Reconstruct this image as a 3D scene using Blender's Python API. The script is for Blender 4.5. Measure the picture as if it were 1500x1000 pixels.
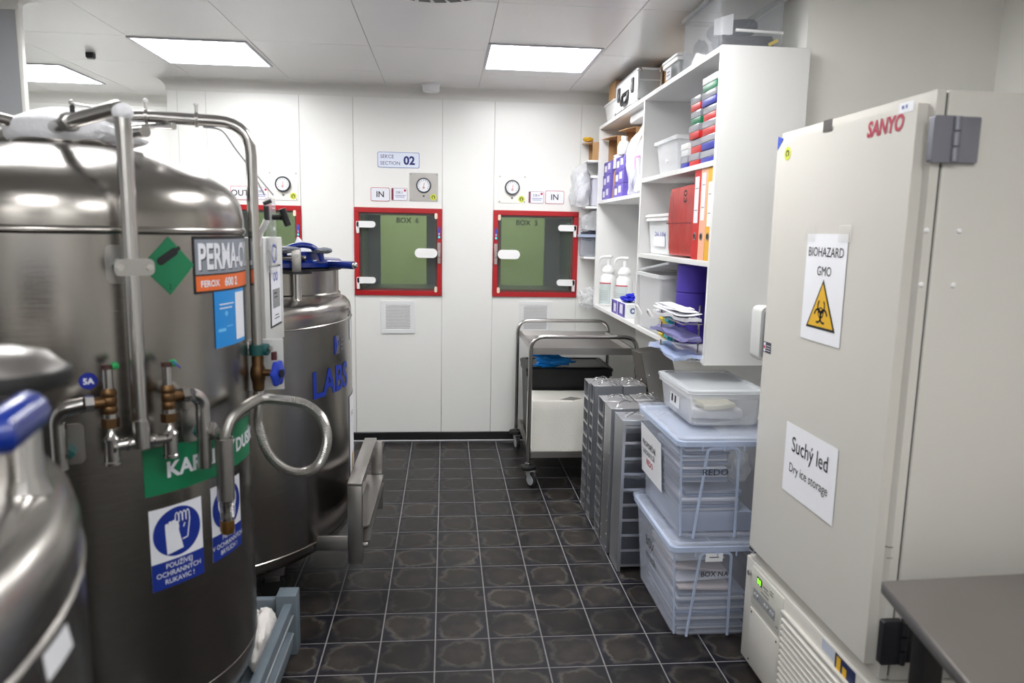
import bpy, bmesh, math, random
from mathutils import Vector, Matrix, noise
rnd = random.Random(7)
S = bpy.context.scene
for o in list(bpy.data.objects): bpy.data.objects.remove(o)
COL = S.collection
PI = math.pi
R = math.radians

# ------------------------------------------------------------------ camera, world, light, exposure
def axes(yaw, pit, roll):
    cy, sy, cp, sp = math.cos(yaw), math.sin(yaw), math.cos(pit), math.sin(pit)
    f = Vector((sy*cp, cy*cp, -sp)); r = Vector((cy, -sy, 0)); u = r.cross(f)
    return math.cos(roll)*r+math.sin(roll)*u, -math.sin(roll)*r+math.cos(roll)*u, f
cam = bpy.data.objects.new('camera', bpy.data.cameras.new('camera')); COL.objects.link(cam); S.camera = cam
r_, u_, f_ = axes(0.0922003, 0.1486824, 0.0193203)
m = Matrix.Identity(4)
for i in range(3): m[i][0], m[i][1], m[i][2] = r_[i], u_[i], -f_[i]
m[0][3], m[1][3], m[2][3] = 0.02879, -5.15967, 1.51159
cam.matrix_world = m
cam.data.sensor_width = 36; cam.data.lens = 1077.57*36/1500; cam.data.clip_start = .02
cam.data.dof.use_dof = True; cam.data.dof.focus_distance = 3.7; cam.data.dof.aperture_fstop = 3.0
W = bpy.data.worlds.new('world'); S.world = W; W.use_nodes = True
W.node_tree.nodes['Background'].inputs[0].default_value = (.8, .85, .9, 1); W.node_tree.nodes['Background'].inputs[1].default_value = .05
S.view_settings.view_transform = 'Standard'; S.view_settings.look = 'None'; S.view_settings.gamma = 1
S.view_settings.use_curve_mapping = False
S.view_settings.exposure = 1.26
PANEL = 9.0          # radiance of the ceiling light panels
def lamp(name, loc, size, power, color=(1, 1, 1)):
    l = bpy.data.lights.new(name, 'AREA'); l.shape = 'RECTANGLE'; l.size, l.size_y = size; l.energy = power; l.color = color
    o = bpy.data.objects.new(name, l); o.location = loc; COL.objects.link(o); return o
lamp('next_room_lamp', (-.2, 1.15, 2.4), (2.8, .5), 24, (.95, 1, .85))

# ------------------------------------------------------------------ materials
def lin(c): return tuple(((x/255+.055)/1.055)**2.4 if x/255 > .04045 else x/255/12.92 for x in c)
MATS = {}
def mat(name, c=(200, 200, 200), rough=.5, metal=0, nz=0, nscale=8, bump=0, bscale=60, stretch=(1, 1, 1), coat=0, spec=.5, rvar=0, trans=0, clear=0, emit=0):
    if name in MATS: return MATS[name]
    M = bpy.data.materials.new(name); M.use_nodes = True; t = M.node_tree; N = t.nodes; L = t.links
    p = N['Principled BSDF']; col = lin(c) + (1,)
    p.inputs['Base Color'].default_value = col; p.inputs['Roughness'].default_value = rough; p.inputs['Metallic'].default_value = metal
    p.inputs['Specular IOR Level'].default_value = spec; p.inputs['Coat Weight'].default_value = coat
    p.inputs['Transmission Weight'].default_value = trans
    if emit: p.inputs['Emission Color'].default_value = col; p.inputs['Emission Strength'].default_value = emit
    if nz or bump or rvar:
        tc = N.new('ShaderNodeTexCoord'); mp = N.new('ShaderNodeMapping'); mp.inputs['Scale'].default_value = stretch
        L.new(tc.outputs['Object'], mp.inputs[0])
        if nz or rvar:
            n = N.new('ShaderNodeTexNoise'); n.inputs['Scale'].default_value = nscale; n.inputs['Detail'].default_value = 5; L.new(mp.outputs[0], n.inputs[0])
        if nz:
            mx = N.new('ShaderNodeMix'); mx.data_type = 'RGBA'; L.new(n.outputs[0], mx.inputs[0])
            mx.inputs[6].default_value = tuple(x*(1-nz) for x in col[:3])+(1,); mx.inputs[7].default_value = tuple(min(1, x*(1+nz)) for x in col[:3])+(1,)
            L.new(mx.outputs[2], p.inputs['Base Color'])
        if rvar:
            mr = N.new('ShaderNodeMapRange'); mr.inputs[3].default_value = max(.02, rough-rvar); mr.inputs[4].default_value = rough+rvar
            L.new(n.outputs[0], mr.inputs[0]); L.new(mr.outputs[0], p.inputs['Roughness'])
        if bump:
            n2 = N.new('ShaderNodeTexNoise'); n2.inputs['Scale'].default_value = bscale; n2.inputs['Detail'].default_value = 3; L.new(mp.outputs[0], n2.inputs[0])
            b = N.new('ShaderNodeBump'); b.inputs['Strength'].default_value = bump; b.inputs['Distance'].default_value = .01
            L.new(n2.outputs[0], b.inputs['Height']); L.new(b.outputs[0], p.inputs['Normal'])
    if clear:      # clear or frosted plastic film: part of the light goes straight through, more at face-on views
        tr = N.new('ShaderNodeBsdfTransparent'); mi = N.new('ShaderNodeMixShader'); lw = N.new('ShaderNodeLayerWeight'); lw.inputs[0].default_value = .35
        mr = N.new('ShaderNodeMapRange'); mr.inputs[3].default_value = 1-clear; mr.inputs[4].default_value = min(1, 1-clear+.45)
        L.new(lw.outputs['Facing'], mr.inputs[0]); L.new(mr.outputs[0], mi.inputs[0]); L.new(tr.outputs[0], mi.inputs[1]); L.new(p.outputs[0], mi.inputs[2])
        L.new(mi.outputs[0], N['Material Output'].inputs[0])
    MATS[name] = M; return M
WHITE = mat('white laminate', (232, 232, 231), .35)
WALL = mat('white wall panel paint', (232, 232, 229), .28, nz=.015, nscale=3, bump=.02, bscale=3)
WGAP = mat('panel joint sealant', (190, 190, 186), .6)
CEIL = mat('ceiling panel paint', (234, 233, 231), .24, nz=.02, nscale=2)
COVE = mat('cove profile paint', (222, 221, 216), .35)
BLACKBASE = mat('black terrazzo skirting', (26, 26, 28), .3, nz=.5, nscale=300)
GROUT = mat('grey grout', (126, 123, 124), .8, nz=.35, nscale=14)
STEEL = mat('brushed stainless steel', (156, 152, 147), .24, 1, nz=.06, nscale=6, bump=.03, bscale=25, stretch=(3, 3, 40), rvar=.06)
STEEL2 = mat('polished steel tube', (190, 188, 186), .2, 1, rvar=.05, nscale=20)
SHEET = mat('stainless sheet', (178, 175, 172), .33, 1, nz=.08, nscale=9, rvar=.08)
RACKST = mat('rack sheet metal', (206, 209, 215), .38, 1, nz=.07, nscale=7, rvar=.08)
ALU = mat('bright aluminium', (222, 222, 226), .35, 1)
FROST = mat('white frost', (240, 241, 246), .7, nz=.05, bump=.5, bscale=40)
BRASS = mat('aged brass', (104, 78, 52), .42, .9, nz=.25, nscale=30)
BRASS2 = mat('bright brass', (150, 112, 62), .35, .9)
BLUE = mat('blue enamel', (10, 38, 118), .22, coat=.3)
BLUEPL = mat('blue plastic knob', (24, 54, 168), .35)
TEAL = mat('green clamp plastic', (16, 78, 76), .5)
PAINTG = mat('grey blue painted steel', (106, 118, 128), .5, nz=.12, nscale=12)
RED = mat('red painted frame', (170, 18, 26), .35, nz=.05)
BLACK = mat('black plastic', (18, 18, 20), .4)
BLACKR = mat('black rubber', (22, 22, 22), .7)
DARK = mat('dark grey plastic', (58, 58, 62), .5)
GREY = mat('grey plastic', (150, 152, 155), .5)
LGREY = mat('light grey enamel', (206, 207, 205), .45)
CREAM = mat('warm white freezer enamel', (207, 204, 197), .35, nz=.02, nscale=3)
PAPER = mat('white paper', (236, 237, 242), .7)
WPL = mat('white plastic', (238, 238, 238), .4)
INK = mat('black print', (20, 20, 24), .6)
NAVY = mat('navy print', (18, 34, 110), .5)
LBLUE = mat('blue lettering', (22, 52, 160), .4)
SGREEN = mat('green sticker', (10, 116, 76), .45)
SBLUE = mat('mandatory sign blue', (14, 44, 138), .45)
SWHITE = mat('white sticker', (228, 230, 238), .45)
SGREY = mat('grey sticker', (134, 140, 150), .45)
SORANGE = mat('orange sticker', (226, 106, 46), .45)
SCYAN = mat('bright blue sticker', (26, 136, 214), .45)
SYEL = mat('yellow sticker', (226, 178, 34), .5)
SLIME = mat('lime round sticker', (196, 206, 60), .5)
SRED = mat('red print', (196, 34, 60), .5)
CARD = mat('brown cardboard', (186, 146, 102), .8, nz=.1, nscale=20)
FOAM = mat('white polystyrene', (242, 240, 232), .85, nz=.1, nscale=5, bump=.3, bscale=90)
CLEAR = mat('clear frosted plastic', (208, 214, 230), .25, clear=.90)
CLEARRIB = mat('frosted plastic rim', (198, 212, 238), .35, clear=.42)
CLEARW = mat('milky clear plastic', (238, 240, 243), .3, clear=.70)
FILM = mat('plastic film', (240, 242, 246), .18, clear=.72, bump=.5, bscale=30)
SACK = mat('white film sack', (232, 228, 224), .5, nz=.08, nscale=12, bump=.4, bscale=30)
GLASS = mat('hatch glass', (120, 130, 126), .03, clear=.86)
CHAM = mat('steel chamber lining', (120, 122, 122), .4, .5)
GREENW = mat('pale green wall paint', (158, 176, 126), .6)
REDBAG = mat('red film bag', (182, 40, 36), .35, nz=.12, nscale=7, bump=.35, bscale=14)
PURP = mat('purple roll', (66, 48, 150), .7, nz=.08, nscale=40)
PURPB = mat('purple glove box print', (108, 92, 186), .5, nz=.3, nscale=60)
LILAC = mat('pale lilac print', (226, 222, 240), .5)
YEL = mat('yellow plastic', (228, 200, 36), .4)
TURQ = mat('turquoise plastic', (20, 160, 168), .4)
GLOVEB = mat('blue nitrile', (36, 48, 200), .5)
CYANB = mat('bright blue film', (20, 136, 222), .35)
SCREEN = mat('grey display', (120, 124, 126), .3)
LED = mat('green led', (110, 220, 40), .4, emit=2.0)
DIFF = mat('lit light panel', (255, 255, 255), .5, emit=PANEL)
GREYCLOTH = mat('grey cloth', (112, 116, 124), .9, bump=.3, bscale=60)

def tile_mat():
    M = bpy.data.materials.new('black worn floor tile'); M.use_nodes = True; t = M.node_tree; N = t.nodes; L = t.links; p = N['Principled BSDF']
    tc = N.new('ShaderNodeTexCoord'); oi = N.new('ShaderNodeObjectInfo')
    def math_(op, a, b=None):
        n = N.new('ShaderNodeMath'); n.operation = op
        for i, v in enumerate((a, b)):
            if v is None: continue
            if isinstance(v, (int, float)): n.inputs[i].default_value = v
            else: L.new(v, n.inputs[i])
        return n.outputs[0]
    w = math_('MULTIPLY', oi.outputs['Random'], 60)
    nz = N.new('ShaderNodeTexNoise'); nz.noise_dimensions = '4D'; nz.inputs['Scale'].default_value = 14; nz.inputs['Detail'].default_value = 4
    L.new(tc.outputs['Object'], nz.inputs['Vector']); L.new(w, nz.inputs['W'])
    nf = N.new('ShaderNodeTexNoise'); nf.noise_dimensions = '4D'; nf.inputs['Scale'].default_value = 60; nf.inputs['Detail'].default_value = 6
    L.new(tc.outputs['Object'], nf.inputs['Vector']); L.new(w, nf.inputs['W'])
    sp = N.new('ShaderNodeSeparateXYZ'); L.new(tc.outputs['Object'], sp.inputs[0])
    x4 = math_('POWER', math_('ABSOLUTE', sp.outputs[0]), 3.2); y4 = math_('POWER', math_('ABSOLUTE', sp.outputs[1]), 3.2)
    d = math_('POWER', math_('ADD', x4, y4), 1/3.2)
    d = math_('DIVIDE', d, .1)
    d = math_('ADD', d, math_('MULTIPLY', math_('SUBTRACT', nz.outputs[0], .5), 1.0))
    d = math_('ADD', d, math_('MULTIPLY', math_('SUBTRACT', nf.outputs[0], .5), .12))
    cr = N.new('ShaderNodeValToRGB'); L.new(d, cr.inputs[0]); e = cr.color_ramp.elements
    e[0].position = 0; e[0].color = lin((50, 45, 42))+(1,)
    e[1].position = 1; e[1].color = lin((18, 18, 26))+(1,)
    for pos, c in ((.45, (42, 38, 35)), (.66, (40, 36, 32)), (.77, (72, 68, 62)), (.84, (60, 58, 56)), (.92, (22, 22, 34))):
        q = e.new(pos); q.color = lin(c)+(1,)
    n3 = N.new('ShaderNodeTexNoise'); n3.noise_dimensions = '4D'; n3.inputs['Scale'].default_value = 9; n3.inputs['Detail'].default_value = 6; n3.inputs['Roughness'].default_value = .65
    L.new(tc.outputs['Object'], n3.inputs['Vector']); L.new(math_('ADD', w, 17), n3.inputs['W'])
    mr = N.new('ShaderNodeMapRange'); mr.inputs[1].default_value = .36; mr.inputs[2].default_value = .62; L.new(n3.outputs[0], mr.inputs[0])
    mx = N.new('ShaderNodeMix'); mx.data_type = 'RGBA'; L.new(mr.outputs[0], mx.inputs[0]); mx.inputs[6].default_value = lin((18, 17, 20))+(1,); L.new(cr.outputs[0], mx.inputs[7])
    hs = N.new('ShaderNodeHueSaturation'); L.new(mx.outputs[2], hs.inputs['Color'])
    L.new(math_('ADD', math_('MULTIPLY', oi.outputs['Random'], .8), .7), hs.inputs['Value'])
    L.new(hs.outputs[0], p.inputs['Base Color'])
    L.new(math_('ADD', math_('MULTIPLY', n3.outputs[0], .35), .22), p.inputs['Roughness'])
    p.inputs['Specular IOR Level'].default_value = .26
    MATS[M.name] = M; return M
TILE = tile_mat()

# ------------------------------------------------------------------ geometry helpers
def BM(): return bmesh.new()
def box(bm, x0, x1, y0, y1, z0, z1, bev=0, seg=2):
    vs = [bm.verts.new((x, y, z)) for x in (x0, x1) for y in (y0, y1) for z in (z0, z1)]
    fs = [bm.faces.new([vs[i] for i in q]) for q in ((0, 1, 3, 2), (4, 6, 7, 5), (0, 4, 5, 1), (2, 3, 7, 6), (0, 2, 6, 4), (1, 5, 7, 3))]
    if bev:
        es = list({e for f in fs for e in f.edges})
        bmesh.ops.bevel(bm, geom=es, offset=bev, segments=seg, affect='EDGES', profile=.5)
    return bm
def rbox(bm, x0, x1, y0, y1, z0, z1, r, axis='z', seg=5, bev=0):
    """box with rounded edges along one axis"""
    c = ((x0+x1)/2, (y0+y1)/2, (z0+z1)/2)
    if axis == 'z': pts = rrect(x0, x1, y0, y1, r, seg); return prism(bm, [(p[0], p[1], z0) for p in pts], (0, 0, z1-z0))
    if axis == 'x': pts = rrect(y0, y1, z0, z1, r, seg); return prism(bm, [(x0, p[0], p[1]) for p in pts], (x1-x0, 0, 0))
    pts = rrect(x0, x1, z0, z1, r, seg); return prism(bm, [(p[0], y0, p[1]) for p in pts], (0, y1-y0, 0))
def rrect(x0, x1, y0, y1, r, seg=5):
    out = []
    for cx, cy, a0 in ((x1-r, y1-r, 0), (x0+r, y1-r, 90), (x0+r, y0+r, 180), (x1-r, y0+r, 270)):
        for k in range(seg+1):
            a = R(a0+90*k/seg); out.append((cx+r*math.cos(a), cy+r*math.sin(a)))
    return out
def prism(bm, pts, d):
    d = Vector(d); a = [bm.verts.new(p) for p in pts]; b = [bm.verts.new(Vector(p)+d) for p in pts]; n = len(pts)
    bm.faces.new(a); bm.faces.new(b[::-1])
    for i in range(n): bm.faces.new((a[i], b[i], b[(i+1) % n], a[(i+1) % n]))
    return bm
def ring(bm, c, u, v, rad, seg, ph=0):
    return [bm.verts.new(Vector(c)+rad*(math.cos(2*PI*k/seg+ph)*u+math.sin(2*PI*k/seg+ph)*v)) for k in range(seg)]
def basis(d):
    d = Vector(d).normalized(); a = Vector((0, 0, 1)) if abs(d.z) < .9 else Vector((1, 0, 0))
    u = a.cross(d).normalized(); return u, d.cross(u)
def loft(bm, rings, cap=True):
    n = len(rings[0])
    for a, b in zip(rings, rings[1:]):
        for i in range(n): bm.faces.new((a[i], a[(i+1) % n], b[(i+1) % n], b[i]))
    if cap: bm.faces.new(rings[0][::-1]); bm.faces.new(rings[-1])
def cyl(bm, p0, p1, r, seg=20, r2=None):
    p0, p1 = Vector(p0), Vector(p1); u, v = basis(p1-p0); loft(bm, [ring(bm, p0, u, v, r, seg), ring(bm, p1, u, v, r if r2 is None else r2, seg)]); return bm
def tube(bm, pts, r, seg=12, closed=False, rf=None):
    pts = [Vector(p) for p in pts]; n = len(pts); rings = []; u = None
    for i, p in enumerate(pts):
        d = (pts[(i+1) % n]-pts[i-1]) if closed else pts[min(i+1, n-1)]-pts[max(i-1, 0)]
        d.normalize()
        if u is None: u, v = basis(d)
        u = (u-d*u.dot(d)).normalized(); v = d.cross(u)
        rings.append(ring(bm, p, u, v, rf(i) if rf else r, seg))
    if closed: rings.append(rings[0]); loft(bm, rings, False)
    else: loft(bm, rings)
    return bm
def fillet(pts, r, k=6):
    pts = [Vector(p) for p in pts]; out = [pts[0]]
    for a, b, c in zip(pts, pts[1:], pts[2:]):
        d1, d2 = (a-b), (c-b); q = min(r, d1.length*.49, d2.length*.49); p, s = b+d1.normalized()*q, b+d2.normalized()*q
        for i in range(k+1):
            t = i/k; out.append(p*(1-t)**2+b*2*t*(1-t)+s*t*t)
    out.append(pts[-1]); return out
def spline(pts, k=6, closed=False):
    P = [Vector(p) for p in pts]; n = len(P); out = []
    for i in range(n if closed else n-1):
        g = lambda j: P[j % n] if closed else P[max(0, min(n-1, j))]
        a, b, c, d = g(i-1), g(i), g(i+1), g(i+2)
        for j in range(k):
            t = j/k; out.append(.5*((2*b)+(c-a)*t+(2*a-5*b+4*c-d)*t*t+(3*b-a-3*c+d)*t**3))
    if not closed: out.append(P[-1])
    return out
def lathe(bm, prof, c=(0, 0, 0), seg=48, axis='z', hollow=False):
    rings = []; c = Vector(c)
    A = {'z': (Vector((1, 0, 0)), Vector((0, 1, 0)), Vector((0, 0, 1))), 'y': (Vector((0, 0, 1)), Vector((1, 0, 0)), Vector((0, 1, 0))), 'x': (Vector((0, 1, 0)), Vector((0, 0, 1)), Vector((1, 0, 0)))}[axis]
    for r, z in prof: rings.append(ring(bm, c+A[2]*z, A[0], A[1], max(r, 1e-4), seg))
    if hollow: rings.append(rings[0])
    loft(bm, rings, not hollow); return bm
def blob(bm, c, s, seed=0, amp=.25, fr=2.0, sub=3):
    q = bmesh.ops.create_icosphere(bm, subdivisions=sub, radius=1); c = Vector(c); o = Vector((seed*7.1, seed*3.3, seed*1.7))
    for v in q['verts']:
        d = 1+amp*noise.noise(v.co*fr+o)+amp*.5*noise.noise(v.co*fr*2.7+o)
        v.co = c+Vector((v.co.x*s[0], v.co.y*s[1], v.co.z*s[2]))*d
    return bm
def crumple(bm, amp, fr, seed=0):
    o = Vector((seed*5.3, seed, seed*2.1))
    for v in bm.verts: v.co += amp*Vector((noise.noise(v.co*fr+o), noise.noise(v.co*fr+o*2+Vector((9, 0, 0))), noise.noise(v.co*fr+o*3)))
def subd(bm, cuts):
    bmesh.ops.subdivide_edges(bm, edges=bm.edges[:], cuts=cuts, use_grid_fill=True); return bm
BASE = {}
def part(name, bm, m, parent=None, sharp=40, label=None, kind=None, smooth=True):
    base = BASE.get(parent.name, Vector()) if parent else Vector()
    bmesh.ops.recalc_face_normals(bm, faces=bm.faces[:])
    for v in bm.verts: v.co -= base
    if smooth:
        for f in bm.faces: f.smooth = True
        for e in bm.edges: e.smooth = len(e.link_faces) == 2 and e.calc_face_angle(0) < R(sharp)
    me = bpy.data.meshes.new(name); bm.to_mesh(me); bm.free()
    me.materials.append(m)
    o = bpy.data.objects.new(name, me); COL.objects.link(o)
    if parent: o.parent = parent; BASE[o.name] = base
    if label: o['label'] = label
    if kind: o['kind'] = kind
    return o
def thing(name, label, cat, loc=(0, 0, 0), rz=0, group=None):
    o = bpy.data.objects.new(name, None); o.empty_display_size = .05; COL.objects.link(o); o.location = loc; o.rotation_euler = (0, 0, rz)
    o['label'] = label; o['category'] = cat
    if group: o['group'] = group
    BASE[o.name] = Vector(loc); return o
def tag(o, label, cat, group=None):
    o['label'] = label; o['category'] = cat
    if group: o['group'] = group
    return o
def single(name, bm, m, label, cat, loc, group=None, sharp=40):
    """a thing that is one mesh, its origin at loc"""
    for v in bm.verts: v.co -= Vector(loc)
    o = part(name, bm, m, sharp=sharp); o.location = loc; return tag(o, label, cat, group)
def struct(name, bm, m, parent=None, sharp=40):
    o = part(name, bm, m, parent, sharp)
    if not parent: o['kind'] = 'structure'
    return o
def dup(root, loc, rz=0, label=None, group=None):
    r = root.copy(); COL.objects.link(r); r.location = loc; r.rotation_euler = (0, 0, rz)
    if label: r['label'] = label
    if group: r['group'] = group
    def rec(a, b):
        for ch in kids.get(a.name, ()):
            c = ch.copy(); COL.objects.link(c); c.parent = b; rec(ch, c)
    kids = {}
    for o in COL.objects:
        if o.parent: kids.setdefault(o.parent.name, []).append(o)
    rec(root, r); return r
# flat prints: shapes drawn in (u, v) and laid on a plane or around a cylinder
def plane_map(O, U, V, N):
    O, U, V, N = map(Vector, (O, U, V, N)); return (lambda u, v, d: O+U*u+V*v+N*d), 0
def cyl_map(c, rad, th, z0):
    def f(u, v, d):
        a = R(th)+u/rad; return Vector((c[0]+(rad+d)*math.cos(a), c[1]+(rad+d)*math.sin(a), z0+v))
    return f, .012
def print_(name, polys, mp, d, m, parent, label=None, thick=0):
    f, step = mp; bm = BM()
    for p in polys:
        vs = [bm.verts.new((q[0], q[1], 0)) for q in p]; bm.faces.new(vs)
    return lay(name, bm, mp, d, m, parent, label, thick)
def lay(name, bm, mp, d, m, parent, label=None, thick=0):
    f, step = mp
    if step:
        xs = [v.co.x for v in bm.verts]; x = min(xs)+step
        while x < max(xs):
            bmesh.ops.bisect_plane(bm, geom=bm.verts[:]+bm.edges[:]+bm.faces[:], plane_co=(x, 0, 0), plane_no=(1, 0, 0)); x += step
    if thick:
        q = bmesh.ops.extrude_face_region(bm, geom=bm.faces[:])
        for e in q['geom']:
            if isinstance(e, bmesh.types.BMVert): e.co.z -= thick
    for v in bm.verts: v.co = f(v.co.x, v.co.y, d+v.co.z)
    return part(name, bm, m, parent, sharp=20, label=label)
TXT = {}
def text_bm(s, size, bold=0.0, align='LEFT', sx=1.0, spacing=1.0):
    cu = bpy.data.curves.new('lettering', 'FONT'); cu.body = s; cu.size = size; cu.offset = bold*size; cu.align_x = align; cu.space_character = spacing
    cu.resolution_u = 3
    o = bpy.data.objects.new('lettering', cu); COL.objects.link(o)
    bpy.context.view_layer.update()
    me = bpy.data.meshes.new_from_object(o.evaluated_get(bpy.context.evaluated_depsgraph_get()))
    bpy.data.objects.remove(o); bpy.data.curves.remove(cu)
    bm = BM(); bm.from_mesh(me); bpy.data.meshes.remove(me)
    for v in bm.verts: v.co.x *= sx
    return bm
def text(s, mp, u, v, size, m, parent, d=.0012, bold=0.0, align='LEFT', sx=1.0, name='lettering', spacing=1.0, rot=0, slant=0):
    bm = text_bm(s, size, bold, align, sx, spacing)
    if rot: bmesh.ops.rotate(bm, verts=bm.verts[:], matrix=Matrix.Rotation(rot, 3, 'Z'))
    for q in bm.verts: q.co.x += u+slant*q.co.y; q.co.y += v
    return lay(name, bm, mp, d, m, parent)
def disc(cx, cy, r, n=28): return [(cx+r*math.cos(2*PI*k/n), cy+r*math.sin(2*PI*k/n)) for k in range(n)]
def rect(x0, x1, y0, y1): return [(x0, y0), (x1, y0), (x1, y1), (x0, y1)]
def arc(cx, cy, r0, r1, a0, a1, n=16):
    out = []
    for k in range(n):
        a, b = R(a0+(a1-a0)*k/n), R(a0+(a1-a0)*(k+1)/n)
        out.append([(cx+r0*math.cos(a), cy+r0*math.sin(a)), (cx+r1*math.cos(a), cy+r1*math.sin(a)), (cx+r1*math.cos(b), cy+r1*math.sin(b)), (cx+r0*math.cos(b), cy+r0*math.sin(b))])
    return out
def stroke(pts, w):
    out = []
    for a, b in zip(pts, pts[1:]):
        dx, dy = b[0]-a[0], b[1]-a[1]; l = math.hypot(dx, dy) or 1; nx, ny = -dy/l*w/2, dx/l*w/2
        out.append([(a[0]+nx, a[1]+ny), (a[0]-nx, a[1]-ny), (b[0]-nx, b[1]-ny), (b[0]+nx, b[1]+ny)])
    return out
def capsule(x, y0, y1, r, n=8):
    return [(x+r*math.cos(PI*k/n), y1+r*math.sin(PI*k/n)) for k in range(n+1)]+[(x+r*math.cos(PI+PI*k/n), y0+r*math.sin(PI+PI*k/n)) for k in range(n+1)]
def nth(k): return ('bottom one', 'second', 'third', 'fourth', 'fifth', 'sixth', 'seventh', 'eighth', 'ninth', 'tenth', 'eleventh', 'twelfth', 'thirteenth', 'fourteenth', 'fifteenth', 'topmost')[k]
ORD = ['bottom', 'second', 'third', 'fourth', 'fifth', 'sixth', 'seventh', 'eighth', 'ninth', 'tenth']

# ------------------------------------------------------------------ room shell
WY, CZ, T = .04, 2.46, .2
fl = struct('floor', box(BM(), -3.7, 2.3, -7.6, .8, -.08, .0003), GROUT)
# tiles: those in view one by one, the remainder joined
g = .0014
tm = bpy.data.meshes.new('tile'); bm = BM(); box(bm, -T/2+g, T/2-g, -T/2+g, T/2-g, -.008, .001)
tops = [e for e in bm.edges if all(v.co.z > 0 for v in e.verts)]
bmesh.ops.bevel(bm, geom=tops, offset=.0016, segments=1, affect='EDGES'); bm.to_mesh(tm); bm.free(); tm.materials.append(TILE)
rest = BM(); NT = 0
for i in range(-18, 11):
    for j in range(-37, 4):
        x, y = (i+.5)*T, (j+.5)*T
        if y+T/2 > WY and -1.8 < x: 
            if y-T/2 > WY or x < -2: continue
        if -1.21 < x < 1.2 and -3.25 < y < .1 and NT < 280:
            o = bpy.data.objects.new('tile', tm); COL.objects.link(o); o.location = (x, y, 0); o.parent = fl; NT += 1
            o.rotation_euler = (rnd.uniform(-.0012, .0012), rnd.uniform(-.0012, .0012), 0)
        elif x < 2.0: box(rest, x-T/2+g, x+T/2-g, y-T/2+g, y+T/2-g, -.006, .001)
r = part('tile_field', rest, mat('dark floor tile', (24, 22, 22), .4, nz=.3, nscale=9), fl, kind='stuff')

# back wall: joint backing, then panels around the three hatches
wb = BM()
def hole_wall(bm, x0, x1, z0, z1, y0, y1, holes):
    xs = [x0]
    for a, b, c, d in holes:
        box(bm, xs[-1], a, y0, y1, z0, z1); box(bm, a, b, y0, y1, z0, c); box(bm, a, b, y0, y1, d, z1); xs.append(b)
    box(bm, xs[-1], x1, y0, y1, z0, z1)
HZ = (1.052, 1.655)
HOLES = [(-1.553, -.951), (-.596, .006), (.362, .964)]
hole_wall(wb, -1.8, 1.5, 0, 2.6, WY+.004, WY+.1, [(a+.02, b-.02, HZ[0]+.02, HZ[1]-.02) for a, b in HOLES])
wall_back = struct('wall_back', wb, WGAP)
def panel(x0, x1, z0, z1, y=WY):
    part('wall_panel', box(BM(), x0+.0012, x1-.0012, y, y+.0035, z0, z1, .0012, 1), WALL, wall_back)
for x0, x1 in ((-1.8, -1.735), (-1.735, -1.553), (-.951, -.596), (.006, .362), (.964, 1.41)): panel(x0, x1, .066, 2.386)
for a, b in HOLES: panel(a, b, .066, HZ[0]); panel(a, b, HZ[1], 2.386)
def sweep_cove(name, pts, normals, rad=.075, z0=2.385):
    prof = [(rad-rad*math.cos(R(a)), rad*math.sin(R(a))) for a in range(0, 91, 10)]
    prof = [(-.004, -.001)]+[(.004, -.001)]+[(max(.004, p), q) for p, q in prof]+[(rad, rad+.02), (-.004, rad+.02)]
    bm = BM(); rings = [[bm.verts.new((p[0]+n[0]*o, p[1]+n[1]*o, z0+z)) for o, z in prof] for p, n in zip(pts, normals)]
    loft(bm, rings); return struct(name, bm, COVE)
sweep_cove('trim_1', [(1.41, WY), (-1.8, WY), (-1.8, .77)], [(0, -1), (-1, -1), (-1, 0)])
sweep_cove('trim_2', [(-1.8, .77), (-3.6, .77)], [(0, -1), (0, -1)])
struct('baseboard_back', box(BM(), -1.8, 1.41, WY-.008, WY+.004, 0, .065, .003, 1), BLACKBASE)
bm = BM(); box(bm, -1.8, 1.41, WY-.013, WY-.007, 0, .008); struct('trim_3', bm, mat('white sealant bead', (205, 205, 210), .5))
struct('wall_far', box(BM(), -3.7, -1.7, .77, .87, 0, 2.6), WALL)
struct('wall_corridor', box(BM(), -1.8, -1.75, WY+.1, .77, 0, 2.6), WALL)
struct('wall_left', box(BM(), -3.7, -3.6, -7.6, .8, 0, 2.6), WALL)
struct('wall_front', box(BM(), -3.7, 2.3, -7.7, -7.6, 0, 2.6), mat('light front wall', (236, 235, 232), .5))
wr = struct('wall_right', box(BM(), 1.41, 2.25, -2.3, WY+.1, 0, 2.6), mat('side wall paint', (240, 239, 234), .4, nz=.02))
struct('wall_side', box(BM(), 2.2, 2.3, -7.6, -2.3, 0, 2.6), MATS['side wall paint'])
struct('baseboard_right', box(BM(), 1.402, 1.41, -2.3, WY-.008, 0, .065, .003, 1), BLACKBASE)
# end of the wall beside the vessels
col = struct('wall_pier', box(BM(), -2.5, -1.80, -1.655, -1.63, 0, 2.6), mat('grey coated steel panel', (176, 178, 182), .3, .35, nz=.05, nscale=2))
bmp = BM(); box(bmp, -1.812, -1.796, -1.66, -1.626, 0, 2.41, .004); part('corner_profile', bmp, COVE, col)
sweep_cove('trim_4', [(-2.5, -1.655), (-1.80, -1.655), (-1.80, -1.63), (-2.5, -1.63)], [(0, -1), (1, -1), (1, 1), (0, 1)], .05, 2.41)
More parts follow.
